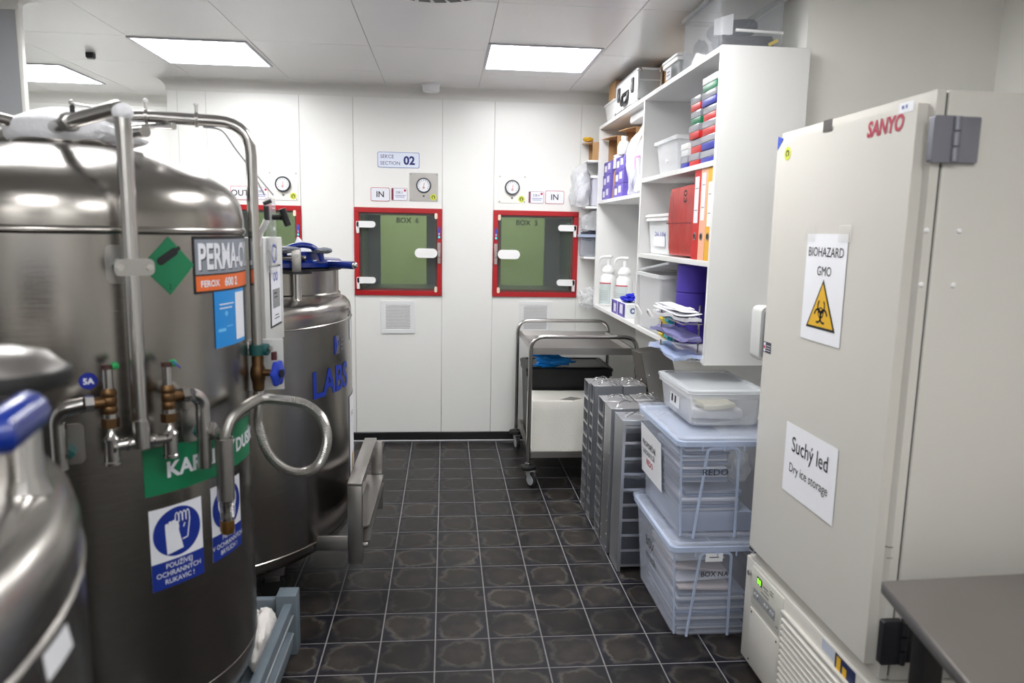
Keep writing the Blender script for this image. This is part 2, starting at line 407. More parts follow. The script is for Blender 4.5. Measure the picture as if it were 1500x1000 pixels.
# ceiling slab and its panels
ceil = struct('ceiling', box(BM(), -3.7, 2.3, -7.6, .8, CZ+.004, CZ+.1), mat('ceiling joint', (150, 149, 147), .6))
xs = [-3.66, -3.44, -2.825, -2.2125, -1.5975, -.985, -.3725, .245, .8575, 1.47, 2.0825, 2.3]; ys = [.8, -.43, -1.06, -1.9, -3.15, -3.78, -5.0, -5.63, -6.6, -7.6]
for x0, x1 in zip(xs, xs[1:]):
    for y1, y0 in zip(ys, ys[1:]):
        if x0 > 1.41 and y1 <= -.4 and y0 > -2.2: continue
        part('ceiling_panel', box(BM(), x0+.0015, x1-.0015, y0+.0015, y1-.0015, CZ, CZ+.005), CEIL, ceil)
# the room seen through the hatches
nb = BM(); box(nb, -1.75, 1.41, 1.75, 1.8, 0, 2.6); struct('wall_beyond', nb, GREENW)
nb = BM(); box(nb, -1.75, 1.41, WY+.1, 1.75, 2.5, 2.6); box(nb, -1.75, 1.41, WY+.1, 1.75, -.05, 0); box(nb, 1.41, 1.5, WY+.1, 1.8, 0, 2.6); box(nb, -1.75, -1.7, WY+.1, 1.8, 0, 2.6); struct('trim_5', nb, GREENW)

# ------------------------------------------------------------------ ceiling fittings
def light_panel(x, y, label):
    t = thing('ceiling_light', label, 'light', (x, y, CZ), group='ceiling light panels')
    bm = BM()
    for a in ((x-.3, x+.3, y-.3, y-.285), (x-.3, x+.3, y+.285, y+.3), (x-.3, x-.285, y-.285, y+.285), (x+.285, x+.3, y-.285, y+.285)): box(bm, *a, CZ-.006, CZ-.0003)
    part('frame', bm, mat('light frame', (196, 194, 204), .4), t)
    part('diffuser', box(BM(), x-.285, x+.285, y-.285, y+.285, CZ-.004, CZ-.0008), DIFF, t)
light_panel(-1.305, -.745, 'lit square ceiling panel above the big vessel, the middle one of three')
light_panel(.545, -.92, 'lit square ceiling panel nearest the white wall shelf')
light_panel(-2.60, .03, 'lit square ceiling panel at the far left, cut by the grey pier')
for x, y in ((-1.305, -2.58), (.545, -2.72), (.55, -5.1), (-.68, -5.1), (-1.305, -7.0), (.55, -7.0)):
    light_panel(x, y, 'lit square ceiling panel overhead outside the picture, %s' % {(-1.305, -2.58): 'right above the vessel dome', (.545, -2.72): 'in front of the shelf and freezer', (.55, -5.1): 'above the steel table', (-.68, -5.1): 'straight above the camera', (.55, -7.0): 'rear right', (-1.305, -7.0): 'rear left', (-2.9, -2.58): 'far left of the vessel'}[(x, y)])
t = thing('smoke_detector', 'small round white smoke detector on the ceiling near the back wall', 'detector', (-.07, -.0, CZ))
x, y = -.07, -.09
part('base', lathe(BM(), [(.05, CZ-.012), (.062, CZ-.012), (.062, CZ-.0005), (.02, CZ-.0005)], (x, y, 0), 32), WPL, t)
part('housing', lathe(BM(), [(.01, CZ-.05), (.05, CZ-.05), (.056, CZ-.042), (.056, CZ-.012), (.02, CZ-.012)], (x, y, 0), 32), WPL, t)
t = thing('ceiling_sensor', 'tiny black square sensor on the ceiling at the left', 'sensor', (-1.97, -.62, CZ))
part('housing', box(BM(), -1.99, -1.95, -.64, -.60, CZ-.028, CZ-.0005, .003), BLACK, t)
part('cap', box(BM(), -1.986, -1.954, -.636, -.604, CZ-.034, CZ-.028, .002), GREY, t)
# swirl air outlet, only its far rim in the picture
t = thing('air_outlet', 'round ceiling air outlet with dark slots cut off by the top edge', 'vent', (-.03, -2.16, CZ))
c = (-.03, -2.16)
bm = BM(); lathe(bm, [(.02, CZ-.012), (.27, CZ-.012), (.30, CZ-.004), (.30, CZ-.0005), (.02, CZ-.0005)], (c[0], c[1], 0), 64); part('plate', bm, WPL, t)
for k in range(24):
    a0, a1 = 2*PI*k/24+.03, 2*PI*(k+1)/24-.04
    bm = BM(); prism(bm, [(c[0]+rr*math.cos(a), c[1]+rr*math.sin(a), CZ-.0145) for rr, a in ((.255, a0), (.255, a1), (.16, a1+.12), (.16, a0+.12))], (0, 0, .004)); part('slot', bm, BLACK, t)

# ------------------------------------------------------------------ wall hatches, gauges, vents and signs on the back wall
def hatch(x0, label, hinge_left, box_no, win):
    x1 = x0+.602; z0, z1 = HZ; t = thing('pass_through_hatch', label, 'hatch', (x0, WY, z0), group='red framed hatches in the back wall')
    bm = BM(); w = .034
    box(bm, x0, x1, WY-.012, WY+.06, z0, z0+w, .002, 1); box(bm, x0, x1, WY-.012, WY+.06, z1-w, z1, .002, 1)
    box(bm, x0, x0+w, WY-.012, WY+.06, z0+w, z1-w, .002, 1); box(bm, x1-w, x1, WY-.012, WY+.06, z0+w, z1-w, .002, 1)
    fr = part('frame', bm, RED, t)
    # inner dark red rebate
    bm = BM(); q = w+.012
    for a in ((x0+w, x1-w, z0+w, z0+q), (x0+w, x1-w, z1-q, z1-w), (x0+w, x0+q, z0+q, z1-q), (x1-q, x1-w, z0+q, z1-q)): box(bm, a[0], a[1], WY+.015, WY+.07, a[2], a[3])
    part('rebate', bm, mat('dark red rebate', (112, 16, 22), .5), fr)
    part('glass_pane', box(BM(), x0+.03, x1-.03, WY-.0085, WY-.0035, z0+.03, z1-.03, .001, 1), GLASS, t)
    # chamber
    bm = BM(); d = .62; a, b, c_, e = x0+.04, x1-.04, z0+.04, z1-.04
    box(bm, a-.015, a, WY+.06, d, c_, e); box(bm, b, b+.015, WY+.06, d, c_, e); box(bm, a, b, WY+.06, d, c_-.015, c_); box(bm, a, b, WY+.06, d, e, e+.015)
    part('chamber', bm, CHAM, t)
    bm = BM(); wx = (win[0], win[1])
    box(bm, a, wx[0], d-.03, d, c_, e); box(bm, wx[1], b, d-.03, d, c_, e); part('rear_frame', bm, CHAM, t)
    rp = part('rear_pane', box(BM(), wx[0], wx[1], d-.02, d-.012, c_, e), mat('green tinted pane', (170, 186, 140), .1, clear=.62), t)
    text('BOX  %s' % box_no, plane_map((0, d-.021, 0), (1, 0, 0), (0, 0, 1), (0, -1, 0)), (wx[0]+wx[1])/2+.03, e-.055, .055, INK, rp, .002, bold=.02, align='CENTER')
    # hinges
    s = 1 if hinge_left else -1; hx = x0+.016 if hinge_left else x1-.016
    for hz in (z0+.105, z1-.115):
        bm = BM(); pts = rrect(0, .13, -.022, .022, .0215, 6)
        pts = [(hx+s*p[0], WY-.028, hz+p[1]) for p in pts]
        prism(bm, pts, (0, .016, 0)); box(bm, min(hx, hx+s*.02), max(hx, hx+s*.02), WY-.028, WY-.008, hz-.062, hz+.02, .003, 1)
        part('hinge', bm, WPL, t)
    # latch handle on the other side
    lx = x1-.032 if hinge_left else x0+.032
    bm = BM(); pts = [(lx-s*p[0], WY-.05, (z0+z1)/2-.003+p[1]) for p in rrect(0, .155, -.032, .032, .0315, 8)]; prism(bm, pts, (0, .02, 0))
    cyl(bm, (lx-s*.11, WY-.03, (z0+z1)/2-.003), (lx-s*.11, WY-.008, (z0+z1)/2-.003), .02, 16); lt = part('latch_handle', bm, WPL, t)
    kx = x1-.02 if hinge_left else x0+.02
    bm = BM(); box(bm, kx-.011, kx+.011, WY-.022, WY-.012, (z0+z1)/2-.075, (z0+z1)/2+.07, .002, 1); kp = part('keeper_plate', bm, SHEET, t)
    part('bolt', box(BM(), kx-.007, kx+.007, WY-.03, WY-.022, (z0+z1)/2-.03, (z0+z1)/2+.02, .002, 1), STEEL2, kp)
    # status strip
    st = part('status_strip', box(BM(), kx-.009, kx+.009, WY-.018, WY-.012, z1-.205, z1-.125, .002, 1), mat('violet strip', (92, 70, 150), .4), t)
    mp = plane_map((kx, WY-.018, z1-.2), (1, 0, 0), (0, 0, 1), (0, -1, 0))
    print_('emblem', [rect(-.008, .008, .04, .058)], mp, .0006, mat('strip blue', (40, 80, 190), .4), st)
    print_('arrow', [rect(-.002, .002, .016, .032), [(-.006, .028), (.006, .028), (0, .037)]], mp, .0006, SWHITE, st)
    print_('indicator', [disc(0, .006, .006)], mp, .0008, mat('green indicator', (60, 220, 170), .4, emit=.8), st)
    # pale corner blocks of the door glass
    ox = x1-.032 if hinge_left else x0+.032
    for cz in (z0+.045, z1-.05):
        part('corner_block', rbox(BM(), min(ox, ox-s*.02), max(ox, ox-s*.02), WY-.014, WY-.004, cz-.02, cz+.02, .009, 'y'), mat('cream block', (228, 214, 194), .5), t)
hatch(-1.553, 'red framed wall hatch at the left, half hidden behind the steel vessel and pipe', True, 7, (-1.42, -1.10))
hatch(-.596, 'red framed wall hatch below the section 02 sign, hinged at its left', True, 6, (-.465, -.115))
hatch(.362, 'red framed wall hatch behind the steel cart, hinged at its right', False, 5, (.46, .80))
BW = lambda x, z: plane_map((x, WY, z), (1, 0, 0), (0, 0, 1), (0, -1, 0))
def gauge(x, z, steel, label):
    t = thing('pressure_gauge', label, 'gauge', (x, WY, z))
    part('plate', box(BM(), x-.097, x+.097, WY-.004, WY-.0002, z-.095, z+.095, .001, 1), SHEET if steel else mat('cream plate', (236, 234, 226), .4), t)
    dx, dz = (0, .012)
    d = part('dial', lathe(BM(), [(.03, -.022), (.042, -.022), (.044, -.016), (.044, -.004), (.03, -.004)], (x+dx, WY, z+dz), 36, 'y'), mat('dial face', (232, 234, 238), .3), t)
    part('bezel', lathe(BM(), [(.043, -.026), (.049, -.026), (.052, -.018), (.052, -.004), (.046, -.004), (.043, -.02)], (x+dx, WY, z+dz), 36, 'y', True), mat('dark bezel', (70, 74, 84), .3, .6), d)
    mp = BW(x+dx, z+dz); L = []
    for k in range(11):
        a = R(215-25*k); L += stroke([(.03*math.cos(a), .03*math.sin(a)), (.037*math.cos(a), .037*math.sin(a))], .0025)
    print_('scale', L, mp, .0226, INK, d)
    print_('needle', stroke([(0, -.014), (.004, .018)], .003), mp, .0232, SRED, d)
    print_('hub', [disc(0, -.016, .009, 16)], mp, .0229, mat('hub pink', (206, 170, 172), .5), d)
    mq = BW(x, z); k = part('adjust_screw', lathe(BM(), [(.002, -.010), (.006, -.010), (.006, -.004), (.002, -.004)], (x, WY, z-.06), 12, 'y'), DARK, t)
    for sx in (-1, 1):
        for sz in (-1, 1): part('screw', lathe(BM(), [(.001, -.006), (.0045, -.006), (.005, -.004), (.002, -.004)], (x+sx*.087, WY, z+sz*.085), 10, 'y'), GREY, t)
    st = print_('round_sticker', [disc(.066, -.066, .022)], mq, .0048, SLIME, t)
    print_('sticker_symbol', arc(.066, -.066, .007, .012, -60, 250, 14), mq, .0054, INK, st)
gauge(-.121, 1.799, True, 'round pressure gauge on a square steel plate above the hinge-left hatch')
gauge(.490, 1.80, False, 'round pressure gauge on a cream plate beside the right hand IN sign')
gauge(-1.066, 1.785, False, 'round pressure gauge on a cream plate right of the OUT sign')
def wsign(name, x0, x1, z0, z1, label, border, fill=SWHITE, cat='sign'):
    t = thing(name, label, cat, ((x0+x1)/2, WY, z0))
    mp = BW(x0, z0); w, h = x1-x0, z1-z0
    s = print_('plate', [rrect(0, w, 0, h, .012)], mp, .003, border, t, thick=.0028)
    print_('face', [rrect(.0035, w-.0035, .0035, h-.0035, .010)], mp, .0036, fill, t)
    return t, mp, w, h
PINK = mat('red sign border', (196, 92, 112), .5)
t, mp, w, h = wsign('section_sign', -.434, -.150, 1.925, 2.029, 'pale blue section sign reading SEKCE SECTION 02 on the back wall', mat('blue border', (120, 136, 190), .5), mat('pale blue sign', (222, 228, 242), .45))
text('SEKCE', mp, .018, .063, .033, NAVY, t, .0042, .0); text('SECTION', mp, .018, .019, .033, NAVY, t, .0042, .0); text('02', mp, .176, .024, .077, NAVY, t, .0042, .035)
for x0, x1, z0, z1, s, lb in ((-.482, -.353, 1.698, 1.791, 'IN', 'white IN sign left of the steel gauge plate'), (.723, .857, 1.706, 1.797, 'IN', 'white IN sign at the right, above the hatch behind the cart'), (-1.415, -1.289, 1.686, 1.778, 'OUT', 'white OUT sign beside the vertical steel pipe')):
    t, mp, w, h = wsign('direction_sign', x0, x1, z0, z1, lb, PINK); text(s, mp, w/2, .028, .056, INK, t, .0042, .012, 'CENTER')
for x0, x1, z0, z1, n, lb in ((-.343, -.232, 1.705, 1.791, '238.3', 'small room label between the IN sign and the steel gauge plate'), (.604, .714, 1.707, 1.790, '238.4', 'small room label left of the right hand IN sign'), (-1.272, -1.165, 1.69, 1.775, '238.2', 'small room label behind the steel pipe, next to the OUT sign')):
    t, mp, w, h = wsign('room_label', x0, x1, z0, z1, lb, mat('grey pink border', (186, 160, 176), .5))
    print_('band', [rect(.004, .016, .004, h-.004)], mp, .0042, mat('maroon band', (120, 30, 60), .5), t)
    print_('emblem', [disc(w-.017, h-.017, .008, 16)], mp, .0042, SRED, t)
    text(n, mp, .03, .048, .022, NAVY, t, .0042)
    print_('small_print', [rect(.026, w-.012, .032, .037), rect(.03, w-.02, .021, .026)], mp, .0042, mat('grey blue print', (150, 150, 186), .5), t)
def vent(x0, x1, z0, z1, label):
    t = thing('wall_vent', label, 'vent', ((x0+x1)/2, WY, z0)); w = .028
    bm = BM()
    for a in ((x0, x1, z0, z0+w), (x0, x1, z1-w, z1), (x0, x0+w, z0+w, z1-w), (x1-w, x1, z0+w, z1-w)): box(bm, a[0], a[1], WY-.007, WY-.0002, a[2], a[3], .001, 1)
    part('frame', bm, mat('vent frame', (226, 227, 228), .4), t)
    bm = BM(); box(bm, x0+w, x1-w, WY-.004, WY-.0002, z0+w, z1-w); part('plate', bm, MATS['vent frame'], t)
    bm = BM(); n = 15; p = (x1-x0-2*w-.012)/n
    for i in range(n):
        for j in range(n+1):
            cx = x0+w+.006+(i+.25+.5*(j % 2))*p; cz = z0+w+.006+(j+.3)*p*.93
            vs = [bm.verts.new((cx+.0036*math.cos(PI*k/3), WY-.0046, cz+.0036*math.sin(PI*k/3))) for k in range(6)]; bm.faces.new(vs)
    part('perforation', bm, mat('dark perforation', (96, 94, 92), .8), t, kind='stuff')
vent(-.418, -.183, .784, 1.014, 'square perforated air vent in the back wall under the hinge-left hatch')
vent(.556, .79, .788, 1.02, 'square perforated air vent in the back wall behind the cart handles')

# ------------------------------------------------------------------ big steel vessel
TC, TR = (-.94, -3.12), .42
def pol(th, r, z, c=TC): return Vector((c[0]+r*math.cos(R(th)), c[1]+r*math.sin(R(th)), z))
t = V = thing('cryogenic_vessel', 'tall domed steel liquid nitrogen vessel with pipes, valves and safety stickers', 'tank', (TC[0], TC[1], .08))
prof = [(.05, .07), (.2, .085), (.32, .13), (.385, .2), (.412, .27), (.42, .33), (.42, 1.488), (.4235, 1.4915), (.4255, 1.497), (.4235, 1.5025), (.42, 1.506), (.42, 1.53), (.414, 1.566), (.4, 1.594), (.378, 1.615), (.34, 1.638), (.26, 1.674), (.2, 1.692), (.13, 1.704), (.06, 1.708), (.01, 1.708)]
sh = part('shell', lathe(BM(), prof, (TC[0], TC[1], 0), 96), STEEL, t)
bm = BM()
for z in (.33,): part('weld_seam', lathe(BM(), [(.418, z-.004), (.4208, z-.002), (.4208, z+.002), (.418, z+.004)], (TC[0], TC[1], 0), 96, hollow=True), STEEL, sh)
# frosted neck with stubs
bm = BM(); lathe(bm, [(.118, 1.70), (.122, 1.706), (.125, 1.714), (.125, 1.72)], (TC[0], TC[1], 0), 40); part('neck_flange', bm, STEEL2, t)
bm = BM(); lathe(bm, [(.1, 1.71), (.128, 1.714), (.136, 1.724), (.138, 1.745), (.13, 1.758), (.112, 1.766), (.095, 1.774), (.075, 1.786), (.045, 1.797), (.01, 1.80)], (TC[0], TC[1], 0), 40)
for v in bm.verts: v.co += .006*noise.noise_vector(v.co*14)
part('frosted_neck', bm, FROST, t)
bm = BM(); blob(bm, (-.82, -3.09, 1.728), (.06, .045, .022), 4, .3); blob(bm, (-.83, -3.17, 1.735), (.045, .035, .022), 5, .3); part('frost_lump', bm, FROST, t)
def pipe(name, pts, r, m=STEEL2, rad=.05, par=None, seg=14): return part(name, tube(BM(), fillet(pts, rad, 7), r, seg), m, par or t)
pf = pol(-52.2, TR+.062, 1)
# long front riser from the neck down to the manifold
rise = pipe('riser_pipe', [(-.91, -3.24, 1.738), (-.79, -3.375, 1.742), (pf.x-.004, pf.y, 1.752), (pf.x, pf.y, 1.715), (pf.x, pf.y, 1.055)], .0165, STEEL2, .035)
part('union', cyl(BM(), (-.85, -3.307, 1.740), (-.82, -3.341, 1.741), .022, 6), STEEL2, rise, 20)
part('elbow_fitting', blob(BM(), (pf.x, pf.y, 1.742), (.021, .021, .019), 2, .05), FROST, rise)
# pipe over to the right that turns down beside the vessel
B = Vector((-.505, -3.025, 0))
down = pipe('downpipe', [(-.86, -3.13, 1.775), (-.78, -3.10, 1.790), (-.505, -3.025, 1.790), (B.x, B.y, 1.17)], .0155, STEEL2, .085)
for p in ((-.752, -3.092), (-.635, -3.06)):
    bm = BM(); cyl(bm, (p[0]-.004, p[1]-.001, 1.79), (p[0]+.004, p[1]+.001, 1.79), .0195, 16); cyl(bm, (p[0], p[1], 1.805), (p[0], p[1], 1.828), .004, 8); part('hose_clip', bm, SHEET, down); part('clip_screw', blob(BM(), (p[0], p[1], 1.83), (.007, .007, .006), 1, 0, sub=2), WPL, down)
for off, e in ((0, (-.484, -2.975, 1.60)), (.004, (-.46, -2.97, 1.60))):
    part('capillary', tube(BM(), spline([(-.62, -3.056, 1.772+off), (-.575, -3.045, 1.765), (-.545, -3.03, 1.72), (-.515, -3.0, 1.67+off), e], 6), .0022, 6), GREY, down)
# the second stub at the left, cut off by the picture's edge
pipe('side_pipe', [(-.99, -3.2, 1.745), (-1.08, -3.30, 1.765), (-1.24, -3.34, 1.79)], .014, STEEL2)
pipe('side_pipe', [(-1.05, -3.08, 1.735), (-1.32, -3.02, 1.737)], .019, SHEET)
bm = BM(); cyl(bm, (-.885, -3.2, 1.745), (-.885, -3.2, 1.775), .009, 10); cyl(bm, (-.885, -3.2, 1.775), (-.885, -3.2, 1.795), .006, 10); sv = part('relief_valve', bm, BLACK, t)
part('valve_tip', blob(BM(), (-.885, -3.2, 1.802), (.007, .007, .008), 1, 0, sub=2), STEEL2, sv)
part('lever', tube(BM(), [(-.885, -3.2, 1.80), (-.80, -3.24, 1.785), (-.72, -3.30, 1.772)], .003, 8), STEEL2, sv)
pipe('neck_branch', [(-.84, -3.12, 1.728), (-.76, -3.19, 1.735), (-.70, -3.24, 1.735)], .014, STEEL2)
pipe('neck_branch', [(-.85, -3.06, 1.755), (-.75, -3.06, 1.772), (-.68, -3.10, 1.766)], .009, STEEL2)
# brackets
def plate_map(th, z): return cyl_map(TC, TR, th, z)
def bracket(th, z, w=.05, h=.10):
    b = print_('mounting_plate', [rrect(-w/2, w/2, -h/2, h/2, .012)], plate_map(th, z), .004, SHEET, t, thick=.0035)
    return b
b = bracket(-53.5, 1.423, .052, .085)
p0 = pol(-53.0, TR+.004, 1.42); p1 = pol(-53, TR+.05, 1.42)
part('clamp_block', cyl(BM(), p0, p1, .018, 4), TEAL, b, 20)
bm = BM(); q = pol(-52.2, TR+.062, 1.42); tg = Vector((-math.sin(R(-52.2)), math.cos(R(-52.2)), 0)); nr = Vector((math.cos(R(-52.2)), math.sin(R(-52.2)), 0))
pts = [q+nr*.0185+tg*u+Vector((0, 0, v)) for u, v in rrect(-.04, .04, -.018, .018, .012)]; prism(bm, pts, nr*.005); cp = part('clamp_plate', bm, SHEET, b)
for s in (-.029, .029): part('bolt', cyl(BM(), q+nr*.0235+tg*s, q+nr*.029+tg*s, .008, 6), STEEL2, cp, 20)
# manifold at the bottom of the riser
def tgt(th): return Vector((-math.sin(R(th)), math.cos(R(th)), 0))
m0, m1 = pol(-59.2, TR+.06, 1.03), pol(-44.6, TR+.06, 1.028); mm = Vector((pf.x, pf.y, 1.032))
mf = part('manifold', tube(BM(), fillet([m0, (m0+mm)/2, mm, (m1+mm)/2, m1], .02), .0125, 12), STEEL2, t)
part('tee', cyl(BM(), mm+Vector((0, 0, -.014)), mm+Vector((0, 0, .05)), .0195, 14), STEEL2, mf)
for a in (.028, .058):
    for s in (-1, 1): part('weld_ring', cyl(BM(), mm+tgt(-50)*s*a-tgt(-50)*.003, mm+tgt(-50)*s*a+tgt(-50)*.003, .0155, 12), STEEL2, mf)
def valve(th, z, elbow, right):
    p = pol(th, TR+.06, z)
    vv = part('brass_valve', lathe(BM(), [(.011, -.055), (.015, -.052), (.016, -.04), (.013, -.034), (.012, -.03), (.0155, -.022), (.0155, -.012), (.0135, -.009), (.0155, -.006), (.0155, .008), (.0135, .011), (.0155, .014), (.0155, .022), (.012, .028), (.011, .03)], p, 16), BRASS, t)
    part('hex_nut', cyl(BM(), p+Vector((0, 0, -.056)), p+Vector((0, 0, -.036)), .0185, 6), BRASS, vv, 20)
    part('collar', cyl(BM(), p+Vector((0, 0, -.036)), p+Vector((0, 0, -.026)), .015, 14), STEEL2, vv)
    part('stem', cyl(BM(), p+Vector((0, 0, .028)), p+Vector((0, 0, .075)), .0105, 12), STEEL2, vv)
    part('stem_cap', cyl(BM(), p+Vector((0, 0, .072)), p+Vector((0, 0, .082)), .012, 10), mat('dark red cap', (60, 32, 30), .5), vv)
    part('tag', blob(BM(), p+Vector((0, 0, .078))+tgt(th)*.014, (.010, .008, .009), 3, .1, sub=2), mat('green tag', (20, 150, 80), .5), vv)
    if right: part('tag', cyl(BM(), p+Vector((.016, .012, .074)), p+Vector((.018, .013, .076)), .013, 12), BLUEPL, vv)
    s = 1 if right else -1; d = tgt(th)*s
    part('side_port', cyl(BM(), p, p+d*.034, .013, 12), BRASS, vv)
    part('side_nut', cyl(BM(), p+d*.03, p+d*.046, .0185, 6), STEEL2, vv, 20)
    # outlet nozzle hanging below
    n = part('nozzle', lathe(BM(), [(.004, -.055), (.006, -.062), (.011, -.075), (.0175, -.082), (.0175, -.087), (.0155, -.089), (.0155, -.132), (.0175, -.134), (.0175, -.14), (.010, -.141)], p, 16), STEEL2, vv)
    pipe('elbow_pipe', [p+d*.045]+elbow, .0165, STEEL2, .055)
a = pol(-58.4, TR+.06, 0); b2 = pol(-71.0, TR+.05, 0)
valve(-59.2, 1.13, [Vector((b2.x+.015, b2.y, 1.122)), Vector((b2.x, b2.y, 1.10)), Vector((b2.x, b2.y, .99))], False)
c2 = pol(-33.2, TR+.045, 0)
valve(-44.6, 1.122, [Vector((c2.x-.02, c2.y-.03, 1.122)), Vector((c2.x, c2.y, 1.10)), Vector((c2.x, c2.y, .93))], True)
b = bracket(-69.5, 1.03, .06, .09); pp = pol(-69.5, TR+.05, 1.02); part('clamp_block', cyl(BM(), pol(-69.5, TR+.003, 1.02), pp, .016, 4), TEAL, b, 20); part('bolt', cyl(BM(), pp, pp+Vector((0, -.012, 0)), .007, 6), STEEL2, b, 20)
b = bracket(-32.3, 1.03, .062, .085)
# hose holster: a clamp and an open steel tube holding the hose end
h = pol(-29.7, TR+.08, 0); h0 = pol(-34.5, TR+.004, 1.018); h1 = pol(-31.5, TR+.055, 1.018)
part('clamp_block', cyl(BM(), h0+(h1-h0)*.35, h1, .019, 4), TEAL, b, 20)
cp = part('clamp_plate', cyl(BM(), h1, h1+(h1-h0).normalized()*.012, .022, 4), SHEET, b, 20)
part('bolt', cyl(BM(), h1+Vector((.016, -.012, .005)), h1+Vector((.022, -.018, .005)), .008, 6), STEEL2, cp, 20)
hx, hy = h.x, h.y
bm = BM()
rg = []
for z in (1.0, .845):
    rg.append((ring(bm, (hx, hy, z), Vector((1, 0, 0)), Vector((0, 1, 0)), .021, 20), ring(bm, (hx, hy, z), Vector((1, 0, 0)), Vector((0, 1, 0)), .018, 20)))
(o0, i0), (o1, i1) = rg
for k in range(20):
    l = (k+1) % 20
    for q in ((o0[k], o0[l], o1[l], o1[k]), (i0[k], i1[k], i1[l], i0[l]), (o0[k], i0[k], i0[l], o0[l]), (o1[k], o1[l], i1[l], i1[k])): bm.faces.new(q)
hol = part('hose_holster', bm, SHEET, t)
bm = BM(); tube(bm, [(hx, hy, .99), (hx, hy, .83)], .014, 12); part('hose_neck', bm, STEEL2, hol)
bm = BM()
for k in range(9): lathe(bm, [(.012, .80+k*.006), (.0165, .803+k*.006), (.012, .806+k*.006)], (hx, hy, 0), 14)
part('corrugation', bm, STEEL2, hol)
part('hose_coupling', lathe(BM(), [(.008, .832), (.015, .829), (.015, .816), (.010, .812), (.010, .802), (.0155, .799), (.0155, .792), (.008, .791)], (hx, hy, 0), 14), STEEL2, hol)
part('brass_cap', lathe(BM(), [(.006, .793), (.017, .791), (.0175, .768), (.015, .758), (.006, .756)], (hx, hy, 0), 16), BRASS2, hol)
# stop valve with blue wheel at the foot of the downpipe
bm = BM(); pv = B; prism(bm, [(B.x-.055, B.y+.03, z_) for z_ in (1.035, 1.185)]+[(B.x+.06, B.y+.06, z_) for z_ in (1.185, 1.035)], (-.003, .01, 0)); part('valve_plate', bm, LGREY, t)
cb = bm = BM(); cyl(bm, (B.x, B.y, 1.148), (B.x, B.y, 1.178), .0225, 14); cyl(bm, (B.x-.02, B.y+.01, 1.163), (B.x+.03, B.y, 1.163), .017, 14); cbp = part('pipe_clamp', bm, TEAL, t)
part('clamp_plate', box(BM(), B.x-.05, B.x-.02, B.y-.006, B.y+.02, 1.145, 1.186, .002), SHEET, cbp); part('bolt', cyl(BM(), (B.x+.03, B.y, 1.165), (B.x+.04, B.y-.003, 1.167), .008, 6), STEEL2, cbp, 20)
bv = part('brass_stop_valve', lathe(BM(), [(.012, 1.045), (.016, 1.047), (.017, 1.07), (.02, 1.08), (.0225, 1.095), (.02, 1.11), (.016, 1.12), (.017, 1.14), (.013, 1.15)], (B.x, B.y, 0), 18), BRASS, t)
wd = Vector((.97, -.24, .0)).normalized()
part('bonnet', cyl(BM(), Vector((B.x, B.y, 1.097)), Vector((B.x, B.y, 1.097))+wd*.045, .0125, 12, .009), BRASS, bv)
u, v = basis(wd); c = Vector((B.x, B.y, 1.097))+wd*.052
bm = BM(); rr = []
for dd, k_ in ((0, .8), (.004, 1), (.012, 1), (.016, .8)): rr.append([bm.verts.new(c+wd*dd+(.036*k_*(1+.08*math.cos(6*2*PI*k/48)))*(math.cos(2*PI*k/48)*u+math.sin(2*PI*k/48)*v)) for k in range(48)])
loft(bm, rr); hw = part('hand_wheel', bm, BLUEPL, bv)
part('hub_nut', cyl(BM(), c+wd*.016, c+wd*.022, .012, 12), BLACK, hw)
part('stem_tag', cyl(BM(), (B.x+.048, B.y-.01, 1.135), (B.x+.048, B.y-.01, 1.158), .008, 10), mat('maroon stop', (70, 20, 26), .5), bv)
bm = BM(); lathe(bm, [(.010, 1.045), (.016, 1.044), (.017, 1.02), (.012, 1.018), (.0115, .995), (.01, .99)], (B.x, B.y, 0), 12); part('hose_nipple', bm, STEEL2, bv)
# flexible corrugated hose: out of the valve, a big loop to the right, back and down into the holster
HP = [(B.x, B.y, 1.0), (-.505, -3.04, .955), (-.476, -3.08, .885), (-.43, -3.10, .838), (-.376, -3.105, .822), (-.327, -3.10, .846), (-.302, -3.10, .915), (-.316, -3.105, .982), (-.361, -3.115, 1.025), (-.427, -3.14, 1.043), (-.465, -3.175, 1.052), (-.489, -3.26, 1.046), (-.503, -3.325, 1.026), (hx, hy, .985), (hx, hy, .94)]
hp = spline(HP, 26)
part('flexible_hose', tube(BM(), hp, .0135, 12, rf=lambda i: .0145 if i % 2 else .0128), mat('braided hose', (176, 174, 170), .3, 1), t, 10)
# control cabinet on the vessel's far side
cab = part('control_cabinet', box(BM(), -.585, -.515, -2.873, -2.620, 1.14, 1.478, .004), LGREY, t)
part('cabinet_bracket', box(BM(), -.62, -.585, -2.83, -2.78, 1.16, 1.45, .002), SHEET, cab)
CMP = plane_map((-.515, -2.873, 1.14), (0, 1, 0), (0, 0, 1), (1, 0, 0))
print_('display_bezel', [rect(.06, .21, .055, .25)], CMP, .0022, BLACK, cab, thick=.002)
print_('display_panel', [rect(.066, .204, .062, .244)], CMP, .003, SWHITE, cab)
print_('screen', [rect(.085, .185, .115, .175)], CMP, .0036, SCREEN, cab)
print_('display_mark', arc(.112, .215, .009, .015, 0, 360, 14)+arc(.145, .215, .009, .015, 0, 360, 14), CMP, .0036, LBLUE, cab)
print_('display_print', [rect(.1, .17, .08, .083), rect(.11, .16, .09, .093), rect(.1, .14, .16, .164), rect(.1, .15, .148, .151)], CMP, .0042, INK, cab)
pl = part('level_gauge', rbox(BM(), -.512, -.498, -2.85, -2.775, 1.37, 1.598, .008, 'x', 3), mat('grey translucent gauge cover', (190, 192, 196), .3, clear=.9), t)
mp = plane_map((-.498, -2.85, 1.37), (0, 1, 0), (0, 0, 1), (1, 0, 0))
